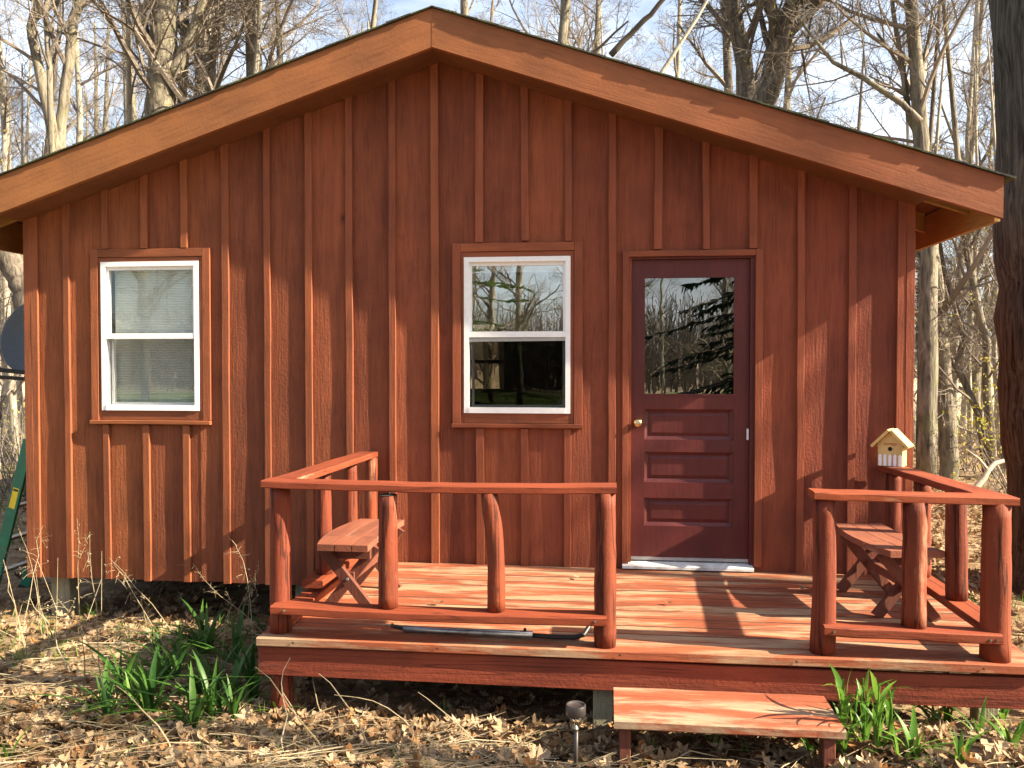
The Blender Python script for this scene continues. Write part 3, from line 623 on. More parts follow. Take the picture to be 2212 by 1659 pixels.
# ------------------------------------------------------------------ birdhouse
def textmesh(s, size, mat, name, parent, M4, ext=.0008):
    cu = bpy.data.curves.new(name, 'FONT'); cu.body = s; cu.size = size; cu.extrude = ext; cu.align_x = 'CENTER'; cu.resolution_u = 2
    t = bpy.data.objects.new('tmp', cu); COL.objects.link(t); bpy.context.view_layer.update()
    me = bpy.data.meshes.new_from_object(t.evaluated_get(bpy.context.evaluated_depsgraph_get())); bpy.data.objects.remove(t)
    me.transform(M4); me.materials.clear(); me.materials.append(mat); return link(name, me, parent)
bh = tag(empty('birdhouse', (1.835, -.150, 1.187), R(-31)), 'pale pine birdhouse with white picket fence standing on the side rail', 'birdhouse')
hw, hd, hz, ap = .075, .055, .150, .225
MB().prism([(-hw, -hd, 0), (hw, -hd, 0), (hw, -hd, hz), (0, -hd, ap), (-hw, -hd, hz)], (0, .012, 0)).build('front_wall', M['birdwood'], bh)
bf = [c for c in bh.children][0]
MB().prism([(-hw, hd-.012, 0), (hw, hd-.012, 0), (hw, hd-.012, hz), (0, hd-.012, ap), (-hw, hd-.012, hz)], (0, .012, 0)).build('back_wall', M['birdwood'], bh)
for s in (-1, 1): MB().box(min(s*hw, s*(hw-.012)), max(s*hw, s*(hw-.012)), -hd+.0125, hd-.0125, 0, hz).build('side_wall', M['birdwood'], bh)
for s in (-1, 1):
    d = V((s*.105, 0, -.108)); nrm = V((s*.108, 0, .105)).normalized()*.017; a = V((0, 0, ap+.002))
    pts = [a, a+d, a+d+nrm, a+nrm if s > 0 else a+nrm]
    pts = [(p.x, -hd-.028, p.z) for p in pts]; MB().prism(pts if s < 0 else pts[::-1], (0, 2*hd+.045, 0)).build('roof', M['birdwood'], bh)
MB().lathe([(.0135, 0), (.0135, .0015)], 18, (0, -hd-.0002, .112), (0, -1, 0)).build('entrance_hole', M['dark'], bf)
for k in range(5):
    x = -.060+k*.030; MB().prism([(x-.009, -hd-.0005, .002), (x+.009, -hd-.0005, .002), (x+.009, -hd-.0005, .066), (x+.005, -hd-.0005, .074), (x, -hd-.0005, .078), (x-.005, -hd-.0005, .074), (x-.009, -hd-.0005, .066)], (0, -.004, 0)).build('picket', M['offwhite'], bf)
textmesh('GAMBLE', .022, M['redprint'], 'lettering', bf, Matrix.Translation((0, -hd-.0012, .136)) @ Matrix.Rotation(R(90), 4, 'X'))

# ------------------------------------------------------------------ things on the deck and by the step
tb = tag(empty('metal_tube', (-.72, -1.60, DZ+.022)), 'grey metal tube with black hose ends lying on the deck', 'tube')
MB().tube([(-.34, .012, 0), (.34, -.012, 0)], .019, 12).build('tube', M['steel'], tb, True)
MB().tube([(.335, -.012, -.002), (.45, -.012, -.006), (.55, -.008, -.006), (.60, .02, .0), (.625, .06, .03), (.63, .10, .08)], .013, 8).build('hose', M['rubber'], tb, True)
MB().tube([(-.335, .012, 0), (-.375, .018, .006), (-.41, .045, .004), (-.42, .09, -.006)], .010, 8).build('hose', M['rubber'], tb, True)
MB().lathe([(.008, 0), (.008, .012), (.004, .016)], 8, (.30, -.01, .018)).build('valve', M['dark'], tb)
pl = tag(empty('path_light', (-.140, -2.150, gz(-.14, -2.15)+.075)), 'small dark solar path light standing in the leaves beside the step', 'lamp')
MB().tube([(0, 0, -.12), (.002, 0, .115)], .010, 8).build('stake', M['plastic'], pl, True)
MB().lathe([(.012, .112), (.020, .118), (.033, .190)], 16).build('lens', M['clearplastic'], pl, True)
MB().lathe([(.006, .118), (.012, .126), (.004, .140)], 10).build('reflector', M['screenbar'], pl)
cp = MB(); cp.lathe([(.043, .188), (.045, .192), (.045, .232), (.041, .236), (.036, .230), (.034, .228)], 20).build('cap', M['plastic'], pl, True)

# ------------------------------------------------------------------ satellite dish, ladder
ds = tag(empty('satellite_dish', (-4.90, .90, 2.08)), 'dark grey satellite dish behind the corner of the cabin', 'satellite dish')
n = V((-.12, -1, .22)).normalized()
qd = n.to_track_quat('Z', 'Y').to_matrix().to_4x4()
b = MB(); b.lathe([(.0, -.055), (.08, -.052), (.16, -.042), (.24, -.024), (.315, 0), (.325, .002), (.325, -.006), (.24, -.034), (.1, -.062)], 32)
me = b.mesh('reflector', M['dish'], True); me.transform(qd); link('reflector', me, ds)
def ondish(M4): return qd @ M4
textmesh('N', .20, M['offwhite'], 'lettering', ds, Matrix.Translation(n*-.020) @ Matrix.Translation((-.01, 0, .075)) @ Matrix.Rotation(R(90), 4, 'X') @ Matrix.Rotation(R(-12), 4, 'X'))
textmesh('wi', .085, M['offwhite'], 'lettering', ds, Matrix.Translation(n*.012) @ Matrix.Translation((-.015, .02, .015)) @ Matrix.Rotation(R(90), 4, 'X') @ Matrix.Rotation(R(-12), 4, 'X'))
MB().lathe([(.009, 0), (.009, .003)], 8, tuple(n*-.035+V((-.09, 0, -.13))), tuple(n)).build('bolt', M['offwhite'], ds)
MB().plank((-.28, -.16, -.275), (.12, -.02, -.325), (0, .0, .035), (0, .035, 0), 2, 0, .003, rp).build('feed_arm', M['rubber'], ds)
MB().plank((-.30, -.20, -.335), (.14, -.02, -.375), (0, .0, .030), (0, .035, 0), 2, 0, .003, rp).build('feed_arm', M['rubber'], ds)
MB().tube([(.0, .05, -.05), (.02, .16, -.10), (.05, .22, -.3), (.45, .25, -.35), (.578, .25, -.35)], .022, 8).build('mount_pole', M['dish'], ds, True)
ld = tag(empty('stepladder', (-4.86, .45, gz(-4.86, .6)-.01)), 'green fibreglass ladder leaning beside the cabin corner', 'ladder')
dirv = V((.265, 0, .965)).normalized()
p0 = V((-.13, 0, .0))
for yy, nm in ((0, 'rail'), (.42, 'rail')):
    a = p0+V((0, yy, 0)); c = a+dirv*1.40
    rl = MB().plank(a, c, (.088, 0, -.024), (0, .028, 0), 2, 0, .003, rp).build('rail', M['fiber'], ld)
    if yy == 0:
        u = dirv; w = V((.965, 0, -.265)); q = a+dirv*.83+V((0, -.0146, 0))
        MB().poly([q-w*.026, q+w*.026, q+w*.026+u*.17, q-w*.026+u*.17]).build('sticker', M['yellow'], rl)
        q2 = q+V((0, -.0004, 0)); MB().poly([q2-w*.022+u*.142, q2+w*.022+u*.142, q2+w*.022+u*.160, q2-w*.022+u*.160]).build('sticker_header', M['black'], rl)
    MB().plank(a-dirv*.01, a+dirv*.06, (.10, 0, -.027), (0, .04, 0), 1, 0, .004, rp).build('foot', M['rubber'], rl)
for h in (.28, .56, .84, 1.12): q = p0+dirv*h; MB().plank(q+V((0, .015, 0)), q+V((0, .405, 0)), (.075, 0, 0), (0, 0, .022), 1, 0, .003, rp).build('step', M['steel'], ld)

# ------------------------------------------------------------------ trees
def rvec(r): 
    while True:
        v = V((r.uniform(-1, 1), r.uniform(-1, 1), r.uniform(-1, 1)))
        if .05 < v.length < 1: return v.normalized()
def grow(B, r, p, d, Ln, r0, lvl, maxl, prm):
    ns = 5 if lvl <= 1 else (4 if lvl == 2 else 3 if lvl == 3 else 2)
    pts = [p.copy()]; rad = [r0]; q = p.copy(); d = d.copy(); tip = r0*.38
    for i in range(ns):
        d = (d + rvec(r)*prm['wob'] + V((0, 0, prm['up']))).normalized(); q = q + d*(Ln/ns); pts.append(q.copy()); rad.append(r0+(tip-r0)*(i+1)/ns)
    B[min(lvl, 1)].tube(pts, rad, 7 if lvl == 0 else 5 if lvl == 1 else 3, False)
    if lvl >= maxl:
        B[2].append((pts[-1], d)); return
    nch = prm['n'][lvl]
    for k in range(nch):
        u = (k+r.random())/nch*.85+.15; i = min(int(u*ns), ns-1); f = u*ns-i; base = pts[i].lerp(pts[i+1], f); ax = (pts[i+1]-pts[i]).normalized()
        side = rvec(r); side = (side - ax*side.dot(ax)).normalized(); ang = R(r.uniform(*prm['ang']))
        cdir = ax*math.cos(ang)+side*math.sin(ang)
        grow(B, r, base, cdir, Ln*r.uniform(*prm['ratio'])*(1.15-.55*u), max((rad[i]*(1-f)+rad[i+1]*f)*r.uniform(.35, .6), prm['rmin']), lvl+1, maxl, prm)
PRM = dict(wob=.16, up=.05, n=[10, 7, 7, 5], ang=(28, 65), ratio=(.40, .64), rmin=.0032)
def leaves(pts, r, n, size, mat, name, parent, spread=.15):
    b = MB()
    for _ in range(n):
        p, d = r.choice(pts); c = p + rvec(r)*spread*r.random(); a = rvec(r)*size*r.uniform(.6, 1.2); e = rvec(r); e = (e-a*(e.dot(a)/a.length_squared)).normalized()*size*.45
        b.poly([c-a, c+e, c+a, c-e])
    return b.build(name, mat, parent)
def add_limbs(B, r, pts, rad, u0, nl, prm, lenf, maxl):
    m = len(pts)-1
    for k in range(nl):
        u = u0+(1-u0)*(k+r.random())/nl; i = min(int(u*m), m-1); f = u*m-i; base = pts[i].lerp(pts[i+1], f); ax = (pts[i+1]-pts[i]).normalized()
        side = rvec(r); side = (side-ax*side.dot(ax)).normalized(); ang = R(r.uniform(*prm['ang'])); rr = (rad[i]*(1-f)+rad[i+1]*f)
        grow(B, r, base, ax*math.cos(ang)+side*math.sin(ang), lenf*r.uniform(.6, 1.1)*(1.1-.5*u), min(rr*.55, .09)*r.uniform(.45, 1), 1, maxl, prm)
def bare_tree(name, stems, seed, label, group=None, bk='bark', tw='twig', nl=14, lenf=3.2, u0=.3, maxl=4, buds=0, prm=PRM, sides=12, rough=.05, cat='tree', limbs=()):
    # stems: list of (points, radii) measured in the world; thing > trunk, crown (, leaves)
    r = random.Random(seed); base = V(stems[0][0][0]); o = tag(empty(name, base), label, cat, group)
    T = MB(); B = [MB(), MB(), []]
    for pts, rad in list(stems)+list(limbs):
        P = [V(p)-base for p in pts]; Q = []; RR = []
        for i in range(len(P)-1):
            for j in range(4):
                u = j/4; Q.append(P[i].lerp(P[i+1], u)+rvec(r)*rad[i]*.10*(1 if (i or j) else 0)); RR.append(rad[i]+(rad[i+1]-rad[i])*u)
        Q.append(P[-1]); RR.append(rad[-1]); T.tube(Q, RR, sides, True, rough, r)
        add_limbs(B, r, Q, RR, u0, nl, prm, lenf, maxl)
    T.build('trunk', M[bk], o, True)
    c = MB(); off = len(B[0].v); c.v = B[0].v+B[1].v; c.f = B[0].f+[tuple(i+off for i in f) for f in B[1].f]
    c.build('crown', M[tw], o)
    if buds: leaves(B[2], r, buds, .028, M['bud'], 'leaves', o)
    return o
def copy_tree(o, parent=None):
    c = o.copy(); COL.objects.link(c); c.parent = parent
    for ch in list(o.children): copy_tree(ch, c)
    return c
def stem(pxs, y, g=None):             # stem through sight points at depth y; widths in metres
    pts = [at(a, b_, y) for a, b_, w in pxs]; rad = [w/2 for a, b_, w in pxs]
    if g is not None: p = pts[0].copy(); p.z = gz(p.x, p.y)-.1; pts = [p]+pts; rad = [rad[0]*1.25]+rad
    return pts, rad
def ext(st, dz, dx=0, w=.05):         # continue a stem upward out of view
    pts, rad = st; p = pts[-1]+V((dx, 0, dz)); return pts+[p], rad+[w/2]
# the trees that can be told apart
bare_tree('bare_tree', [ext(stem([(128, 420, .20), (122, 330, .19), (108, 250, .18), (84, 150, .16), (66, 60, .15), (92, -30, .12)], 7.5, 1), 4, -.6), ext(stem([(122, 420, .10), (112, 330, .095), (107, 150, .09), (98, 20, .085), (112, -60, .07)], 7.3), 4, .4), ext(stem([(126, 400, .20), (132, 260, .18), (150, 130, .17), (158, 40, .16), (190, -40, .13)], 7.6), 4, .8)], 11, 'pale bare tree with three stems rising behind the lower roof edge above the dish', bk='bark', nl=8, lenf=2.6, u0=.35, buds=260)
bare_tree('bare_tree', [ext(stem([(340, 420, .56), (345, 260, .53), (352, 150, .50), (357, 0, .46), (360, -120, .38)], 9.0, 1), 5, .3, .1)], 12, 'thick furrowed tree trunk with two rising limbs behind the roof', bk='bark', nl=12, lenf=3.0, u0=.35, sides=20,
          limbs=[ext(stem([(372, 165, .26), (398, 110, .22), (424, 50, .19), (445, -20, .17)], 9.0), 3, 1), ext(stem([(338, 120, .16), (316, 90, .14), (308, 30, .12), (330, -30, .1)], 8.9), 2, -.5)])
bare_tree('bare_tree', [ext(stem([(388, 420, .18), (395, 200, .17), (402, 100, .16), (398, 0, .15)], 9.8, 1), 5, -.5)], 13, 'slender grey tree close behind the thick furrowed trunk', nl=12, lenf=2.6)
bare_tree('bare_tree', [ext(stem([(450, 420, .22), (452, 200, .20), (458, 130, .19), (475, 30, .18), (470, -60, .15)], 10.5, 1), 5, .5)], 14, 'leaning bare tree behind the roof between the furrowed trunk and the pale birch', nl=14, lenf=2.8, bk='bark')
bare_tree('birch_tree', [ext(stem([(548, 420, .10), (552, 160, .095), (560, 60, .09), (562, -40, .08)], 9.5, 1), 4, .2)], 15, 'thin pale birch stem rising behind the left roof slope', bk='bark_pale', nl=9, lenf=2.0)
bare_tree('bare_tree', [ext(stem([(1628, 420, .30), (1616, 215, .29), (1604, 120, .27), (1580, 0, .25), (1570, -60, .22)], 8.5, 1), 5, -.6)], 16, 'dark leaning tree trunk just behind the roof vent', bk='bark_dark', tw='twig_dark', nl=12, lenf=3)
bare_tree('bare_tree', [ext(stem([(1628, 420, .40), (1648, 230, .37), (1672, 150, .35), (1690, 70, .33), (1712, 10, .28), (1735, -60, .24)], 8.0, 1), 5, .8)], 17, 'dark forked tree beside the roof vent leaning towards the big oak trunk', bk='bark_dark', tw='twig_dark', nl=12, lenf=3.2, u0=.35, limbs=[ext(stem([(1690, 60, .22), (1668, 25, .2), (1648, -20, .18)], 8.0), 3, -.7)])
bare_tree('bare_tree', [ext(stem([(2008, 520, .24), (1992, 330, .22), (1985, 250, .21), (1978, 120, .19), (1968, 0, .17), (1964, -60, .15)], 7.5, 1), 5, .2)], 18, 'tall grey tree rising behind the right end of the roof', bk='bark', nl=12, lenf=2.8, limbs=[ext(stem([(1988, 262, .10), (1950, 225, .09), (1860, 165, .075), (1800, 135, .06), (1740, 60, .04)], 7.2), .5, -.3, .02), stem([(1990, 300, .10), (1965, 260, .09), (1948, 140, .08), (1930, 30, .06), (1920, -60, .05)], 7.6)], buds=160)
bare_tree('bare_tree', [ext(stem([(2052, 1028, .30), (2045, 900, .27), (2034, 780, .26), (2020, 620, .25), (2010, 520, .24)], 8.6, 1), 7, -.6, .12)], 19, 'straight sunlit tree trunk standing between the cabin corner and the big oak', bk='bark', nl=10, lenf=2.6, u0=.5)
bare_tree('sapling', [ext(stem([(1992, 1000, .13), (1990, 850, .12), (1986, 700, .11), (1990, 560, .10)], 10.0, 1), 5, .3)], 20, 'thin straight sapling growing against the edge of the cabin', bk='bark_dark', nl=12, lenf=1.8, buds=160)
bare_tree('sapling', [ext(stem([(2132, 1035, .12), (2122, 960, .11), (2112, 890, .11), (2078, 815, .10), (2062, 788, .10), (2084, 735, .10), (2064, 660, .09), (2040, 590, .08), (2028, 520, .07)], 8.8, 1), 4, -.5)], 21, 'crooked sapling bent in a sharp zigzag beside the big oak', bk='bark_dark', nl=12, lenf=1.6, u0=.25, buds=120)
bare_tree('sapling', [ext(stem([(2146, 1035, .15), (2136, 900, .14), (2130, 800, .13), (2132, 740, .12), (2118, 690, .12), (2100, 600, .11), (2086, 530, .10)], 8.7, 1), 5, -.5)], 22, 'gently curved sapling between the zigzag sapling and the big oak', bk='bark', nl=12, lenf=1.9, buds=120)
bare_tree('sapling', [ext(stem([(2170, 1030, .12), (2172, 900, .11), (2176, 760, .10), (2190, 640, .08), (2184, 540, .06)], 9.5, 1), 4, .3)], 23, 'budding young tree half hidden behind the big oak trunk', bk='bark', nl=14, lenf=1.6, buds=420, u0=.2)
# the big oak right beside the cabin
oak_pts = [(3.80, 1.55, -.15), (3.735, 1.55, .45), (3.66, 1.55, 1.2), (3.58, 1.55, 2.2), (3.52, 1.55, 3.4), (3.48, 1.55, 4.9), (3.46, 1.6, 7.5), (3.4, 1.7, 11)]
bare_tree('oak_tree', [(oak_pts, [.52, .41, .385, .365, .355, .345, .29, .16])], 24, 'big dark oak trunk standing close beside the right end of the cabin', bk='bark_big', tw='twig_dark', nl=8, lenf=3.0, u0=.84, sides=28, rough=.03)
# a leaning old trunk behind the dish
bare_tree('leaning_tree', [ext(stem([(95, 760, .40), (62, 640, .36), (40, 590, .34), (5, 545, .32), (-60, 470, .28)], 4.6, 1), 2, -1.5, .2)], 25, 'leaning dark tree trunk behind the satellite dish', bk='bark_dark', nl=6, lenf=1.8, u0=.4, buds=120)
# woods behind: five kinds, copied
protos = []
WOODS = ['straight bare tree in the woods behind the cabin', 'leaning bare tree in the woods behind the cabin', 'forked bare tree in the woods behind the cabin', 'slender bare tree in the woods behind the cabin', 'low branched bare tree in the woods behind the cabin']
rt = random.Random(99)
base0 = V((-9, 24, -.05))
def wp(k):
    b0 = base0+V((k*3.3, 0, 0))
    if k == 0: return [([b0, b0+V((.1, 0, 3)), b0+V((.0, .1, 7)), b0+V((.3, 0, 14))], [.20, .17, .14, .03])]
    if k == 1: return [([b0, b0+V((.5, 0, 3)), b0+V((1.3, .2, 7)), b0+V((1.8, 0, 13))], [.16, .14, .11, .03])]
    if k == 2: return [([b0, b0+V((.1, 0, 2.5)), b0+V((-.8, 0, 6)), b0+V((-1.4, .3, 13))], [.24, .2, .13, .03]), ([b0+V((.1, 0, 2.4)), b0+V((.9, .2, 6)), b0+V((1.1, 0, 12))], [.17, .12, .03])]
    if k == 3: return [([b0, b0+V((-.1, 0, 3)), b0+V((.2, .1, 7)), b0+V((.0, 0, 12))], [.09, .08, .06, .02])]
    return [([b0, b0+V((.1, 0, 2)), b0+V((-.1, .1, 6)), b0+V((.3, 0, 11))], [.18, .15, .11, .03])]
for k in range(5):
    protos.append(bare_tree('bare_tree', wp(k), 40+k, WOODS[k], 'bare trees in the woods behind the cabin', bk=('bark', 'bark_dark', 'bark', 'bark_pale', 'bark')[k], nl=(18, 16, 12, 14, 24)[k], lenf=(3.2, 2.8, 3.0, 1.9, 3.2)[k], u0=(.28, .25, .2, .15, .12)[k], sides=8, buds=(0, 0, 0, 60, 120)[k]))
spots = []
for i in range(64):
    k = i % 5; y = 9.5+rt.random()**1.1*30; fl = math.tan(R(-37.4))*(y+5.95); fr = math.tan(R(24.6))*(y+5.95)
    x = fl + (fr-fl)*((i*0.618+.13) % 1.0) + rt.uniform(-.6, .6)
    if x > 3.5 and y > 15 and rt.random() < .72: continue       # the field beyond
    if 3 < x < 9 and y < 16: continue
    c = copy_tree(protos[k]); c.location = (x, y, gz(x, y)-.05); c.rotation_euler = (0, 0, rt.uniform(0, 6.28)); s = rt.uniform(.8, 1.25); c.scale = (s, s, s*rt.uniform(.9, 1.1))
# thin saplings on the right, seen beside the cabin, and on the left below the eave
for i, (px, y) in enumerate(((1978, 13), (2008, 12), (2024, 14.5), (2062, 13), (2080, 15), (2100, 12.5), (2118, 16), (2156, 13.5), (2166, 12), (2188, 15), (8, 9.5), (22, 12), (34, 8.2), (48, 10.5), (14, 15), (55, 14), (-8, 7.5), (40, 18))):
    p = at(px, 785, y); c = copy_tree(protos[3]); c.location = (p.x, p.y, gz(p.x, p.y)-.05); c.rotation_euler = (rt.uniform(-.05, .05), rt.uniform(-.08, .08), rt.uniform(0, 6.28)); s = rt.uniform(.55, .95); c.scale = (s, s, s*1.1)
    c['label'] = 'thin sapling in the brush beside the cabin'; c['group'] = 'thin saplings in the brush'
# off to the right and behind the viewer: the trees that throw the dappled shade and stand in the reflections
def place(k, x, y, s, rz, label):
    c = copy_tree(protos[k]); c.location = (x, y, gz(x, y)-.05); c.rotation_euler = (0, 0, rz); c.scale = (s, s, s); c['label'] = label; c['group'] = 'bare trees in the yard'
YL = 'bare tree in the open yard in front of the cabin'
for i, (x, y, sd, q) in enumerate(((12.2, -2.2, 71, .1), (14.5, -4.6, 72, -.3), (18.5, -3.1, 73, .2), (11.0, -4.3, 74, .15))):
    g0 = V((x, y, gz(x, y)-.1)); bare_tree('bare_tree', [([g0, g0+V((.1, q, 3)), g0+V((-.1, q*2, 7)), g0+V((.2, q, 11))], [.15, .13, .09, .02])], sd, YL, 'bare trees in the yard', nl=8, lenf=2.8, u0=.35, maxl=2, sides=8)
for i in range(26):
    x = -22+i*1.9+rt.uniform(-.8, .8); place(i % 5, x, -30-rt.random()*16, rt.uniform(.8, 1.2), rt.uniform(0, 6), YL)

# evergreens
def evergreen(name, loc, H, r0, rb, seed, label, nmat, whorls, per, droop, clump, z0=.8, twn=9, wid=.035, bw_=True):
    r = random.Random(seed); o = tag(empty(name, loc), label, 'tree'); T = MB(); Bn = MB(); L_ = MB()
    T.tube([(0, 0, -.2), (0, 0, H*.5), (0, 0, H)], [r0, r0*.6, .02], 10)
    for w in range(whorls):
        u = w/(whorls-1); z_ = z0+(H-z0)*u**.92; ln_ = rb*(1-u)**.85+.15
        for k in range(per):
            z = z_+r.uniform(-.22, .22); ln = ln_*r.uniform(.6, 1.12); a = 2*math.pi*(k+r.random()*.8)/per+w*.7; d = V((math.cos(a), math.sin(a), 0)); pts = []; n = 6
            for i in range(n+1):
                t = i/n; pts.append(V((0, 0, z+r.uniform(-.05, .05)))+d*(ln*t)+V((0, 0, -droop*ln*(t**1.6)*.8+.22*droop*ln*t**3)))
            Bn.tube(pts, [.03*(1-.8*i/n)*max(.4, ln/3) for i in range(n+1)], 4, False)
            side = V((-d.y, d.x, 0))
            for i in range(1, n+1):
                for q in range(twn):
                    s = r.choice((-1, 1)); t = r.random(); p = pts[i-1].lerp(pts[i], t); tl = clump*(1.25-.5*(i/n))*r.uniform(.6, 1.2)
                    td = (d*r.uniform(.2, .9)+side*s*r.uniform(.2, 1)+V((0, 0, r.uniform(-1.0, -.1)*droop*2+.15))).normalized()
                    e = td.cross(rvec(r)).normalized()*wid*r.uniform(.7, 1.3); f = td.cross(e).normalized()*wid
                    m = p+td*tl*.5+V((0, 0, -.02)); t2 = p+td*tl+V((0, 0, -.08*droop))
                    L_.poly([p-e*.4, m-e, t2, m+e, p+e*.4]); L_.poly([p-f*.4, m-f, t2, m+f, p+f*.4])
    T.build('trunk', M['bark_dark'], o, True); Bn.build('branches', M['twig_dark'], o); L_.build('needles', nmat, o)
    return o
evergreen('spruce_tree', (4.3, -11.2, gz(4.3, -11.2)), 11, .2, 3.7, 5, 'dark drooping spruce reflected in the door glass', M['needle'], 30, 11, .42, .30, .5, 20, .018)
evergreen('pine_tree', (-5.4, -13.5, 0), 9, .2, 4.3, 6, 'loose green pine reflected in the upper window glass', M['pine'], 17, 8, .16, .34, 1.6, 16, .016)
evergreen('pine_tree', (at(215, 300, 22).x, 22, 0), 9.2, .2, 2.0, 8, 'green pine among the bare trees behind the left roof slope', M['pine'], 24, 8, .12, .38, 1.5, 12, .035)

# far wood: one mass of stems round the fields
def far_woods():
    r = random.Random(3); b = MB()
    for i in range(3000):
        a = r.uniform(0, 2*math.pi); d = r.uniform(85, 150); x, y = d*math.cos(a), d*math.sin(a); h = r.uniform(4, 8); p = V((x, y, -.5))
        b.tube([p, p+V((r.uniform(-.4, .4), r.uniform(-.4, .4), h))], [.14, .03], 3, False)
        for k in range(9):
            z = h*r.uniform(.2, .98); q = p+V((0, 0, z)); b.tube([q, q+V((r.uniform(-1, 1), r.uniform(-1, 1), r.uniform(.4, 1.6)))*1.3], [.06, .02], 3, False)
    for i in range(1900):              # the thicket across the yard, dense enough to hide the field
        x, y = r.uniform(-45, 45), r.uniform(-72, -46); h = r.uniform(3.5, 7.0); p = V((x, y, -.3)); b.tube([p, p+V((r.uniform(-.5, .5), r.uniform(-.5, .5), h))], [.07, .02], 3, False)
        for k in range(7):
            z = h*r.uniform(.05, .95); q = p+V((0, 0, z)); b.tube([q, q+V((r.uniform(-1, 1), r.uniform(-1, 1), r.uniform(.2, 1.3)))], [.03, .012], 3, False)
    return b.build('far_woods', M['twig'], None, kind='stuff', label='far grey line of bare woods beyond the field', cat='woods')
far_woods()

# brush beside the cabin on the right and left
def shrub(x, y, h, seed, label, nb, buds, grp=None, mat='twig'):
    r = random.Random(seed); o = tag(empty('shrub', (x, y, gz(x, y)-.03)), label, 'shrub', grp); B = [MB(), MB(), []]
    pr = dict(wob=.25, up=.05, n=[0, 4, 3, 2], ang=(20, 60), ratio=(.4, .7), rmin=.002)
    for k in range(nb):
        d = (V((0, 0, 1))+rvec(r)*.65).normalized(); grow(B, r, V((r.uniform(-.2, .2), r.uniform(-.2, .2), 0)), d, h*r.uniform(.6, 1.1), .010, 1, 3, pr)
    B[1].build('stems', M[mat], o)
    if buds: leaves(B[2], r, buds, .030, M['bud'], 'leaves', o, .10)
rs = random.Random(21)
for i, (px, y, h, bd) in enumerate(((2165, 7.5, 1.5, 260), (2195, 6.2, 1.2, 200), (2120, 9.0, 1.1, 60), (2080, 9.5, 1.2, 40), (2010, 10.5, 1.2, 30), (1985, 11, 1.3, 40), (2210, 8, 1.6, 260), (2050, 12, 1.4, 60), (2140, 12, 1.5, 120))):
    p = at(px, 1000, y); shrub(p.x, y, h, 60+i, 'twiggy budding shrub in the brush between the cabin and the big oak', 9, bd, 'shrubs in the brush')
for i, (px, y, h) in enumerate(((15, 5.2, 1.2), (40, 6.5, 1.3), (-10, 4.2, 1.0), (30, 9, 1.4), (55, 8, 1.2))):
    p = at(px, 1000, y); shrub(p.x, y, h, 80+i, 'pale twiggy shrub in the brush behind the ladder', 9, 40, 'shrubs behind the ladder')
def fallen(name, pts, r0, label, mat='deadwood', grp=None, cat='branch', tw=0, seed=1):
    r = random.Random(seed); base = V(pts[0]); o = tag(empty(name, base), label, cat, grp); P = [V(p)-base for p in pts]; Q = []
    for i in range(len(P)-1):
        for j in range(3): Q.append(P[i].lerp(P[i+1], j/3)+rvec(r)*r0*.35)
    Q.append(P[-1]); n = len(Q); MB().tube(Q, [r0*(1-.6*i/(n-1)) for i in range(n)], 8, True, .08, r).build('stem', M[mat], o, True)
    for k in range(tw):
        q = Q[r.randrange(n//3, n)]; d = rvec(r)*.35; MB().tube([q, q+d*.5+rvec(r)*.03, q+d], [r0*.4, r0*.3, r0*.1], 5, True).build('twig', M[mat], o)
def G(x, y, dz=0): return V((x, y, gz(x, y)+dz))
fallen('fallen_branch', [at(2075, 1085, 5.4), at(2110, 1050, 5.4), at(2150, 1000, 5.5), at(2190, 985, 5.6)], .05, 'pale crooked fallen branch propped in the brush by the big oak', tw=4)
fallen('fallen_branch', [G(4.6, 4.9, .03), G(5.3, 4.6, .05), G(6.2, 4.9, .04)], .03, 'thin fallen branch lying on the leaves behind the porch rail', tw=3, seed=4)
fallen('fallen_stick', [G(.12, -2.42, .03), G(-.05, -2.50, .03), G(-.25, -2.56, .04)], .014, 'pale thick stick lying beside the path light', seed=5)
# two dead branches hanging down over the roof from the trees behind
fallen('hanging_branch', [at(1318, 118, 1.2), at(1360, 75, 1.2), at(1405, 30, 1.15), at(1460, -30, 1.1), at(1530, -110, 1.1), at(1600, -260, 1.3)], .028, 'dark dead branch hanging above the roof ridge side', 'twig_dark', seed=6)
fallen('hanging_branch', [at(1422, 172, .1), at(1452, 120, .1), at(1490, 60, .1), at(1530, 0, .1), at(1565, -60, .1), at(1600, -220, .2)], .016, 'pale broken branch tip hanging down onto the roof edge', 'deadwood', seed=7)

# ------------------------------------------------------------------ plants and litter
def blade_mesh(i, L_, w, bend, mat, fold=.25):
    b = MB(); n = 6
    for k in range(n+1):
        u = k/n; ww = w*(math.sin(math.pi*min(1, .22+u*.80))**.8)*(1 if u < .98 else .05); x = bend*u*u*L_; z = L_*(u-.35*abs(bend)*u*u*u)
        b.v += [(x, -ww/2, z+ww*fold), (x, 0, z), (x, ww/2, z+ww*fold)]
    for k in range(n):
        for j in (0, 1): b.f.append((k*3+j, k*3+j+1, (k+1)*3+j+1, (k+1)*3+j))
    return b.mesh('blade', mat, True)
BL = {m: [blade_mesh(i, 1.0, w, bd, M[m]) for i, (w, bd) in enumerate(((.075, .15), (.085, .45), (.07, .8), (.095, .3), (.06, 1.0)))] for m in ('lily', 'lily_dark')}
BW = [blade_mesh(i, 1.0, w, bd, M['lily'], .15) for i, (w, bd) in enumerate(((.15, .3), (.16, .7), (.13, .15), (.17, .9)))]
rl = random.Random(31)
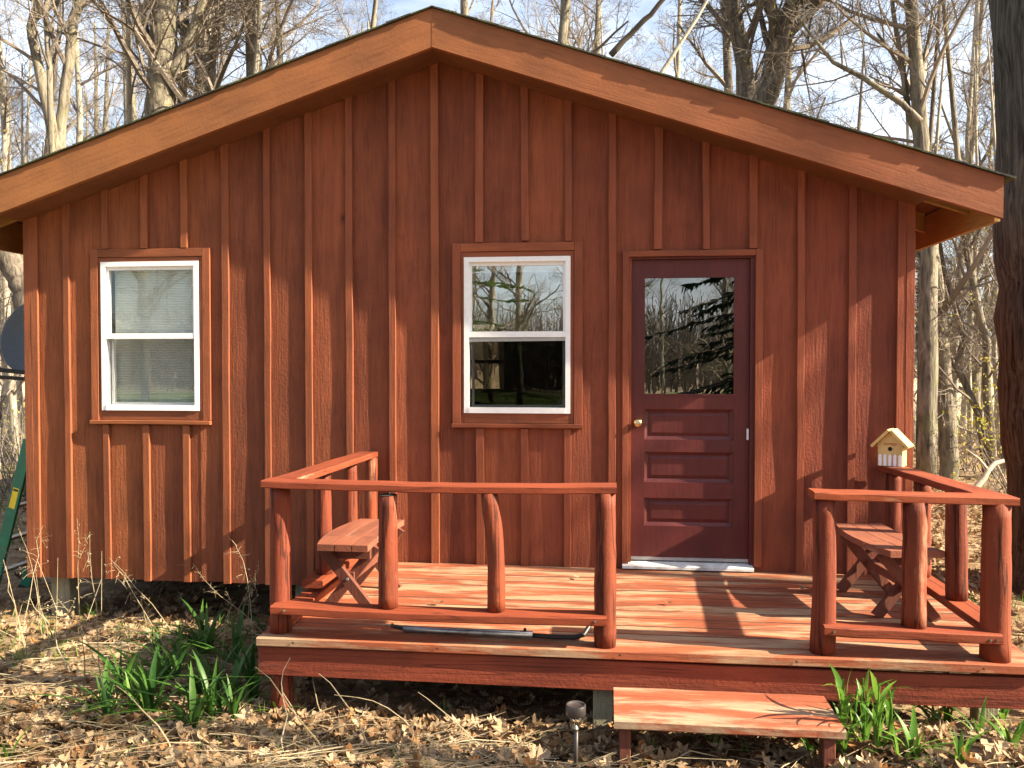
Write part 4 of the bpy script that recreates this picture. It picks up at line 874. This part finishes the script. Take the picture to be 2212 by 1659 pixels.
def clump(name, x, y, h, n, label, grp, m='lily', wide=False, stalk=False, spread=.5):
    o = tag(empty(name, (x, y, gz(x, y)-.012), rl.uniform(0, 6.28)), label, 'plant', grp)
    if stalk: MB().tube([(0, 0, 0), (.01, 0, h*.5), (0, .01, h*.85)], [.008, .007, .004], 6).build('stalk', M[m], o)
    for k in range(n):
        me = rl.choice(BW if wide else BL[m]); b = link('blade', me, o); a = k*2.4+rl.uniform(-.4, .4)
        zz = (h*.75*(k/n)) if stalk else 0; s = h*rl.uniform(.55, 1.05)*(.42 if stalk else 1)
        b.location = (.012*math.cos(a), .012*math.sin(a), zz); b.rotation_euler = Matrix.Rotation(a, 3, 'Z').to_euler(); b.scale = (s*(1+spread), s, s)
    return o
# dense daylilies in the shade at the deck's left end
GA = 'daylilies at the end of the deck'
for i in range(34):
    x = -1.90-rl.random()**1.3*.75; y = -1.95+rl.random()*1.5
    clump('daylily', x, y, rl.uniform(.26, .40), 9, 'dark green daylily clump at the shaded end of the deck', GA, 'lily_dark')
def onground(px, py):
    d = _fw + _rt*((px-1106)/1853) - _up*((py-829.5)/1853); p = CAM.copy()
    for _ in range(400):
        p = p+d*.02
        if p.z < gz(p.x, p.y): break
    return p
for i, (px, py, h, n, mm) in enumerate(((286, 1555, .26, 8, 'lily'), (260, 1500, .28, 7, 'lily_dark'), (390, 1570, .22, 6, 'lily'), (392, 1520, .17, 6, 'lily'), (528, 1530, .20, 7, 'lily'), (598, 1545, .20, 7, 'lily'), (280, 1650, .16, 4, 'lily'), (18, 1650, .18, 4, 'lily'), (330, 1395, .18, 6, 'lily_dark'), (90, 1370, .16, 6, 'lily'), (115, 1385, .16, 5, 'lily'), (350, 1420, .24, 5, 'lily_dark'), (960, 1545, .16, 3, 'lily'), (1075, 1560, .12, 3, 'lily'))):
    p = onground(px, py); clump('lily_shoot', p.x, p.y, h, n, 'bright green lily shoot pushing up through the leaf litter beside the deck', 'lily shoots in the leaf litter', mm)
TL = 'tall leafy lily stalk growing beside the wooden step'
for px, py, h, n in ((1822, 1640, .44, 13), (1868, 1625, .40, 14), (1893, 1640, .40, 14), (1920, 1600, .32, 11), (1845, 1600, .30, 9)):
    p = onground(px, py); clump('lily_stalk', p.x, p.y, h, n, TL, 'tall lily stalks by the step', 'lily', True, True, .25)
for px, py, h, n in ((1755, 1650, .18, 7), (2018, 1570, .12, 6), (2045, 1575, .14, 6), (2100, 1530, .13, 6), (2115, 1600, .16, 7), (2165, 1560, .15, 6), (2185, 1625, .18, 7), (2205, 1520, .13, 6), (1975, 1640, .16, 6), (1945, 1655, .14, 6), (2075, 1650, .14, 6), (1410, 1640, .10, 5), (1540, 1625, .10, 5), (1330, 1655, .07, 5)):
    p = onground(px, py); clump('lily_shoot', p.x, p.y, h*1.3, n+2, 'small green shoot in the sunlit leaves in front of the porch', 'green shoots in front of the porch', 'lily', rl.random() < .5)
# small ground weeds under the rail
def leaf_outline(r, L_):
    k = 8; pts = []
    for i in range(k+1):
        u = i/k; w = L_*.30*math.sin(math.pi*(.08+.9*u))*(1.25 if i % 2 else .50); pts.append((u*L_, w))
    return pts
def leafgeo(b, p, r, L_, q, curl):
    out = leaf_outline(r, L_); n = len(out); base = len(b.v)
    def Z(x, y): return curl*((x-L_*.5)**2*5+(y*y)*10) + .10*L_*math.sin(x*40+y*30)*.4
    vs = [(x, 0) for x, w in out]+[(x, w*r.uniform(.75, 1.15)) for x, w in out]+[(x, -w*r.uniform(.75, 1.15)) for x, w in out]
    for x, y in vs: b.v.append(tuple(p+q @ V((x-L_*.5, y, Z(x, y)))))
    for i in range(n-1):
        b.f.append((base+i, base+i+1, base+n+i+1, base+n+i)); b.f.append((base+i+1, base+i, base+2*n+i, base+2*n+i+1))
def rq(r, tilt): return Quaternion((0, 0, 1), r.uniform(0, 6.28)) @ Quaternion((1, 0, 0), r.gauss(0, tilt)) @ Quaternion((0, 1, 0), r.gauss(0, tilt))
rr_ = random.Random(77)
LIT = MB()
def litter(n, x0, x1, y0, y1, s0, s1, tilt=.45, lift=.02, cond=None):
    for _ in range(n):
        x, y = rr_.uniform(x0, x1), rr_.uniform(y0, y1)
        if noise.noise(V((x*1.4, y*1.4, 5.5))) < -.30 and rr_.random() < .5: continue
        leafgeo(LIT, V((x, y, gz(x, y)+rr_.random()**2*lift+.004)), rr_, rr_.uniform(s0, s1), rq(rr_, tilt), rr_.uniform(-.5, 2.8))
litter(6200, -3.4, 2.6, -2.95, -1.55, .05, .115, .5, .035)
litter(2600, -6.5, -1.7, -1.7, .6, .05, .11, .5, .03)
litter(1100, -1.8, 2.1, -1.6, .3, .05, .10, .4, .01)
litter(1000, -9, -3.2, .5, 7, .06, .13, .5, .04)
litter(7500, 2.1, 7.5, -1.8, 7.0, .06, .13, .5, .04)
litter(800, 3, 12, 7, 14, .08, .16, .5, .04)
litter(500, -4.2, -1.5, .1, 3.5, .06, .1, .4, .01)
LIT.build('leaf_litter', M['litter'], None, False, 'dry brown oak leaf litter covering the ground round the cabin', 'leaf litter', kind='stuff')
# the largest leaves one by one, lying on the litter in front
LM = []
for i in range(8): b = MB(); leafgeo(b, V((0, 0, 0)), rr_, 1.0, Quaternion(), rr_.uniform(.05, .28)); LM.append(b.mesh('fallen_leaf', M['litter'], False))
for i in range(230):
    x = rr_.uniform(-3.0, 2.3); y = rr_.uniform(-2.72, -1.85); o = link('fallen_leaf', rr_.choice(LM), ground); s = rr_.uniform(.09, .145); o.scale = (s, s, s); o.location = (x, y, gz(x, y)+.03+rr_.random()*.02); o.rotation_euler = rq(rr_, .4).to_euler()
# dry grass straw lying about, mostly at the left
ST = MB()
for i in range(950):
    x = -3.6+rr_.random()**1.2*3.4 if i < 800 else rr_.uniform(-1, 2.3); y = rr_.uniform(-2.9, -.3 if x < -1.9 else -1.9); L_ = rr_.uniform(.15, .75); a = rr_.gauss(.15, .5) + (math.pi if rr_.random() < .5 else 0)
    p = V((x, y, gz(x, y)+rr_.uniform(.01, .06))); d = V((math.cos(a), math.sin(a), 0)); p2 = p+d*L_*.5; p3 = p+d*L_
    p2.z = gz(p2.x, p2.y)+rr_.uniform(.02, .09); p3.z = gz(p3.x, p3.y)+rr_.uniform(.005, .10); w = rr_.uniform(.001, .0028)
    ST.tube([p, p2, p3], [w, w, w*.5], 3, False)
for i in range(500):
    x, y = rr_.uniform(-9, -3.5), rr_.uniform(-1, 7); p = V((x, y, gz(x, y))); ST.tube([p, p+V((rr_.uniform(-.2, .2), rr_.uniform(-.2, .2), rr_.uniform(.1, .6)))], [.003, .0015], 3, False)
for i in range(500):
    x, y = rr_.uniform(3, 10), rr_.uniform(2, 14); p = V((x, y, gz(x, y))); ST.tube([p, p+V((rr_.uniform(-.4, .4), rr_.uniform(-.4, .4), rr_.uniform(.02, .5)))], [.004, .002], 3, False)
ST.build('straw_litter', M['straw'], None, False, 'pale dry straw strewn over the leaf litter', 'straw', kind='stuff')
# new grass
GR = MB()
def tuft(x, y, h, n):
    for _ in range(n):
        p = V((x+rr_.gauss(0, .03), y+rr_.gauss(0, .03), 0)); p.z = gz(p.x, p.y)-.005; d = V((rr_.gauss(0, .3), rr_.gauss(0, .3), 1)).normalized()*h*rr_.uniform(.5, 1.1); e = V((rr_.uniform(-1, 1), rr_.uniform(-1, 1), 0)).normalized()*.003
        GR.poly([p-e, p+e, p+d*.6+e*.7, p+d+V((d.x*.3, d.y*.3, 0)), p+d*.6-e*.7])
for i in range(120): tuft(rr_.uniform(-3.4, 2.3), rr_.uniform(-2.8, -1.75), rr_.uniform(.05, .13), 4)
for i in range(90): tuft(rr_.uniform(-5.2, -2.0), rr_.uniform(-1.2, .4), rr_.uniform(.06, .16), 6)
for i in range(420): tuft(rr_.uniform(-11, -5.0), rr_.uniform(2.0, 8), rr_.uniform(.10, .30), 7)
for i in range(260): tuft(rr_.uniform(2.6, 4.2), rr_.uniform(-1.2, 1.2), rr_.uniform(.06, .14), 6) if rr_.random() < .35 else None
GR.build('grass', M['grass'], None, False, 'thin tufts of fresh green grass in the litter', 'grass', kind='stuff')
# tall dry weed stalks standing before the wall
def weed(px0, py0, px1, py1, y0, y1, lab, seed, head=True, r0=.0034):
    r = random.Random(seed); a = at(px0, py0, y0); a.z = gz(a.x, a.y)-.02; c = at(px1, py1, y1); o = tag(empty('dry_weed_stalk', a), lab, 'weed stalk', 'dry weed stalks by the cabin'); n = 6; P = []
    for i in range(n+1): u = i/n; P.append((c-a)*u+V((r.gauss(0, .012), r.gauss(0, .012), .05*math.sin(math.pi*u))))
    MB().tube(P, [r0*(1-.65*i/n) for i in range(n+1)], 5, False).build('stem', M['straw'], o)
    if head:
        h = MB()
        for k in range(14):
            u = r.uniform(.62, 1); q = (c-a)*u; d = (rvec(r)+V((0, 0, .4))).normalized()*r.uniform(.03, .09); h.tube([q, q+d*.6, q+d+V((0, 0, -.012))], [.0014, .001, .0006], 3, False)
            e = rvec(r)*.007; h.poly([q+d-e, q+d+rvec(r)*.006, q+d+e])
        h.build('seed_head', M['straw'], o, kind='stuff')
LW = 'tall dry weed stalk standing against the lower wall of the cabin'
for i, (a, b_, c, d) in enumerate(((222, 1500, 186, 1150), (180, 1480, 172, 1120), (20, 1400, 100, 1300), (430, 1440, 235, 1205), (360, 1400, 240, 1220), (560, 1440, 512, 1180), (520, 1400, 552, 1255), (480, 1420, 560, 1230), (650, 1460, 405, 1220), (110, 1400, 45, 1150), (50, 1380, 92, 1135), (30, 1340, 10, 1180), (160, 1470, 60, 1290), (640, 1560, 560, 1400), (240, 1500, 130, 1290), (330, 1420, 300, 1280), (700, 1560, 640, 1350), (470, 1480, 500, 1300))):
    g = onground(a, b_); weed(a, b_, c, d, g.y, g.y+rr_.uniform(-.1, .35), LW, 200+i)
LS = 'long dry stalk leaning across the leaf litter before the deck'
for i, (a, b_, c, d) in enumerate(((1060, 1640, 893, 1497), (940, 1610, 735, 1500), (820, 1640, 690, 1455), (700, 1650, 560, 1440), (760, 1600, 690, 1560), (610, 1640, 620, 1420), (380, 1640, 250, 1480), (20, 1560, 330, 1620), (1000, 1655, 870, 1590))):
    g = onground(a, b_); weed(a, b_, c, d, g.y, g.y+.12, LS, 300+i, False, .0045)
# a few bits on the deck boards
for i, (x, y) in enumerate(((-.98, -1.05), (-.72, -1.30), (.35, -.9), (1.2, -.5), (-.2, -.35))):
    o = tag(link('fallen_leaf', LM[i]), 'dry curled leaf lying on the deck boards', 'leaf', 'leaves on the deck'); s = .06; o.scale = (s, s, s); o.location = (x, y, DZ+.012); o.rotation_euler = (0, 0, i*1.3)
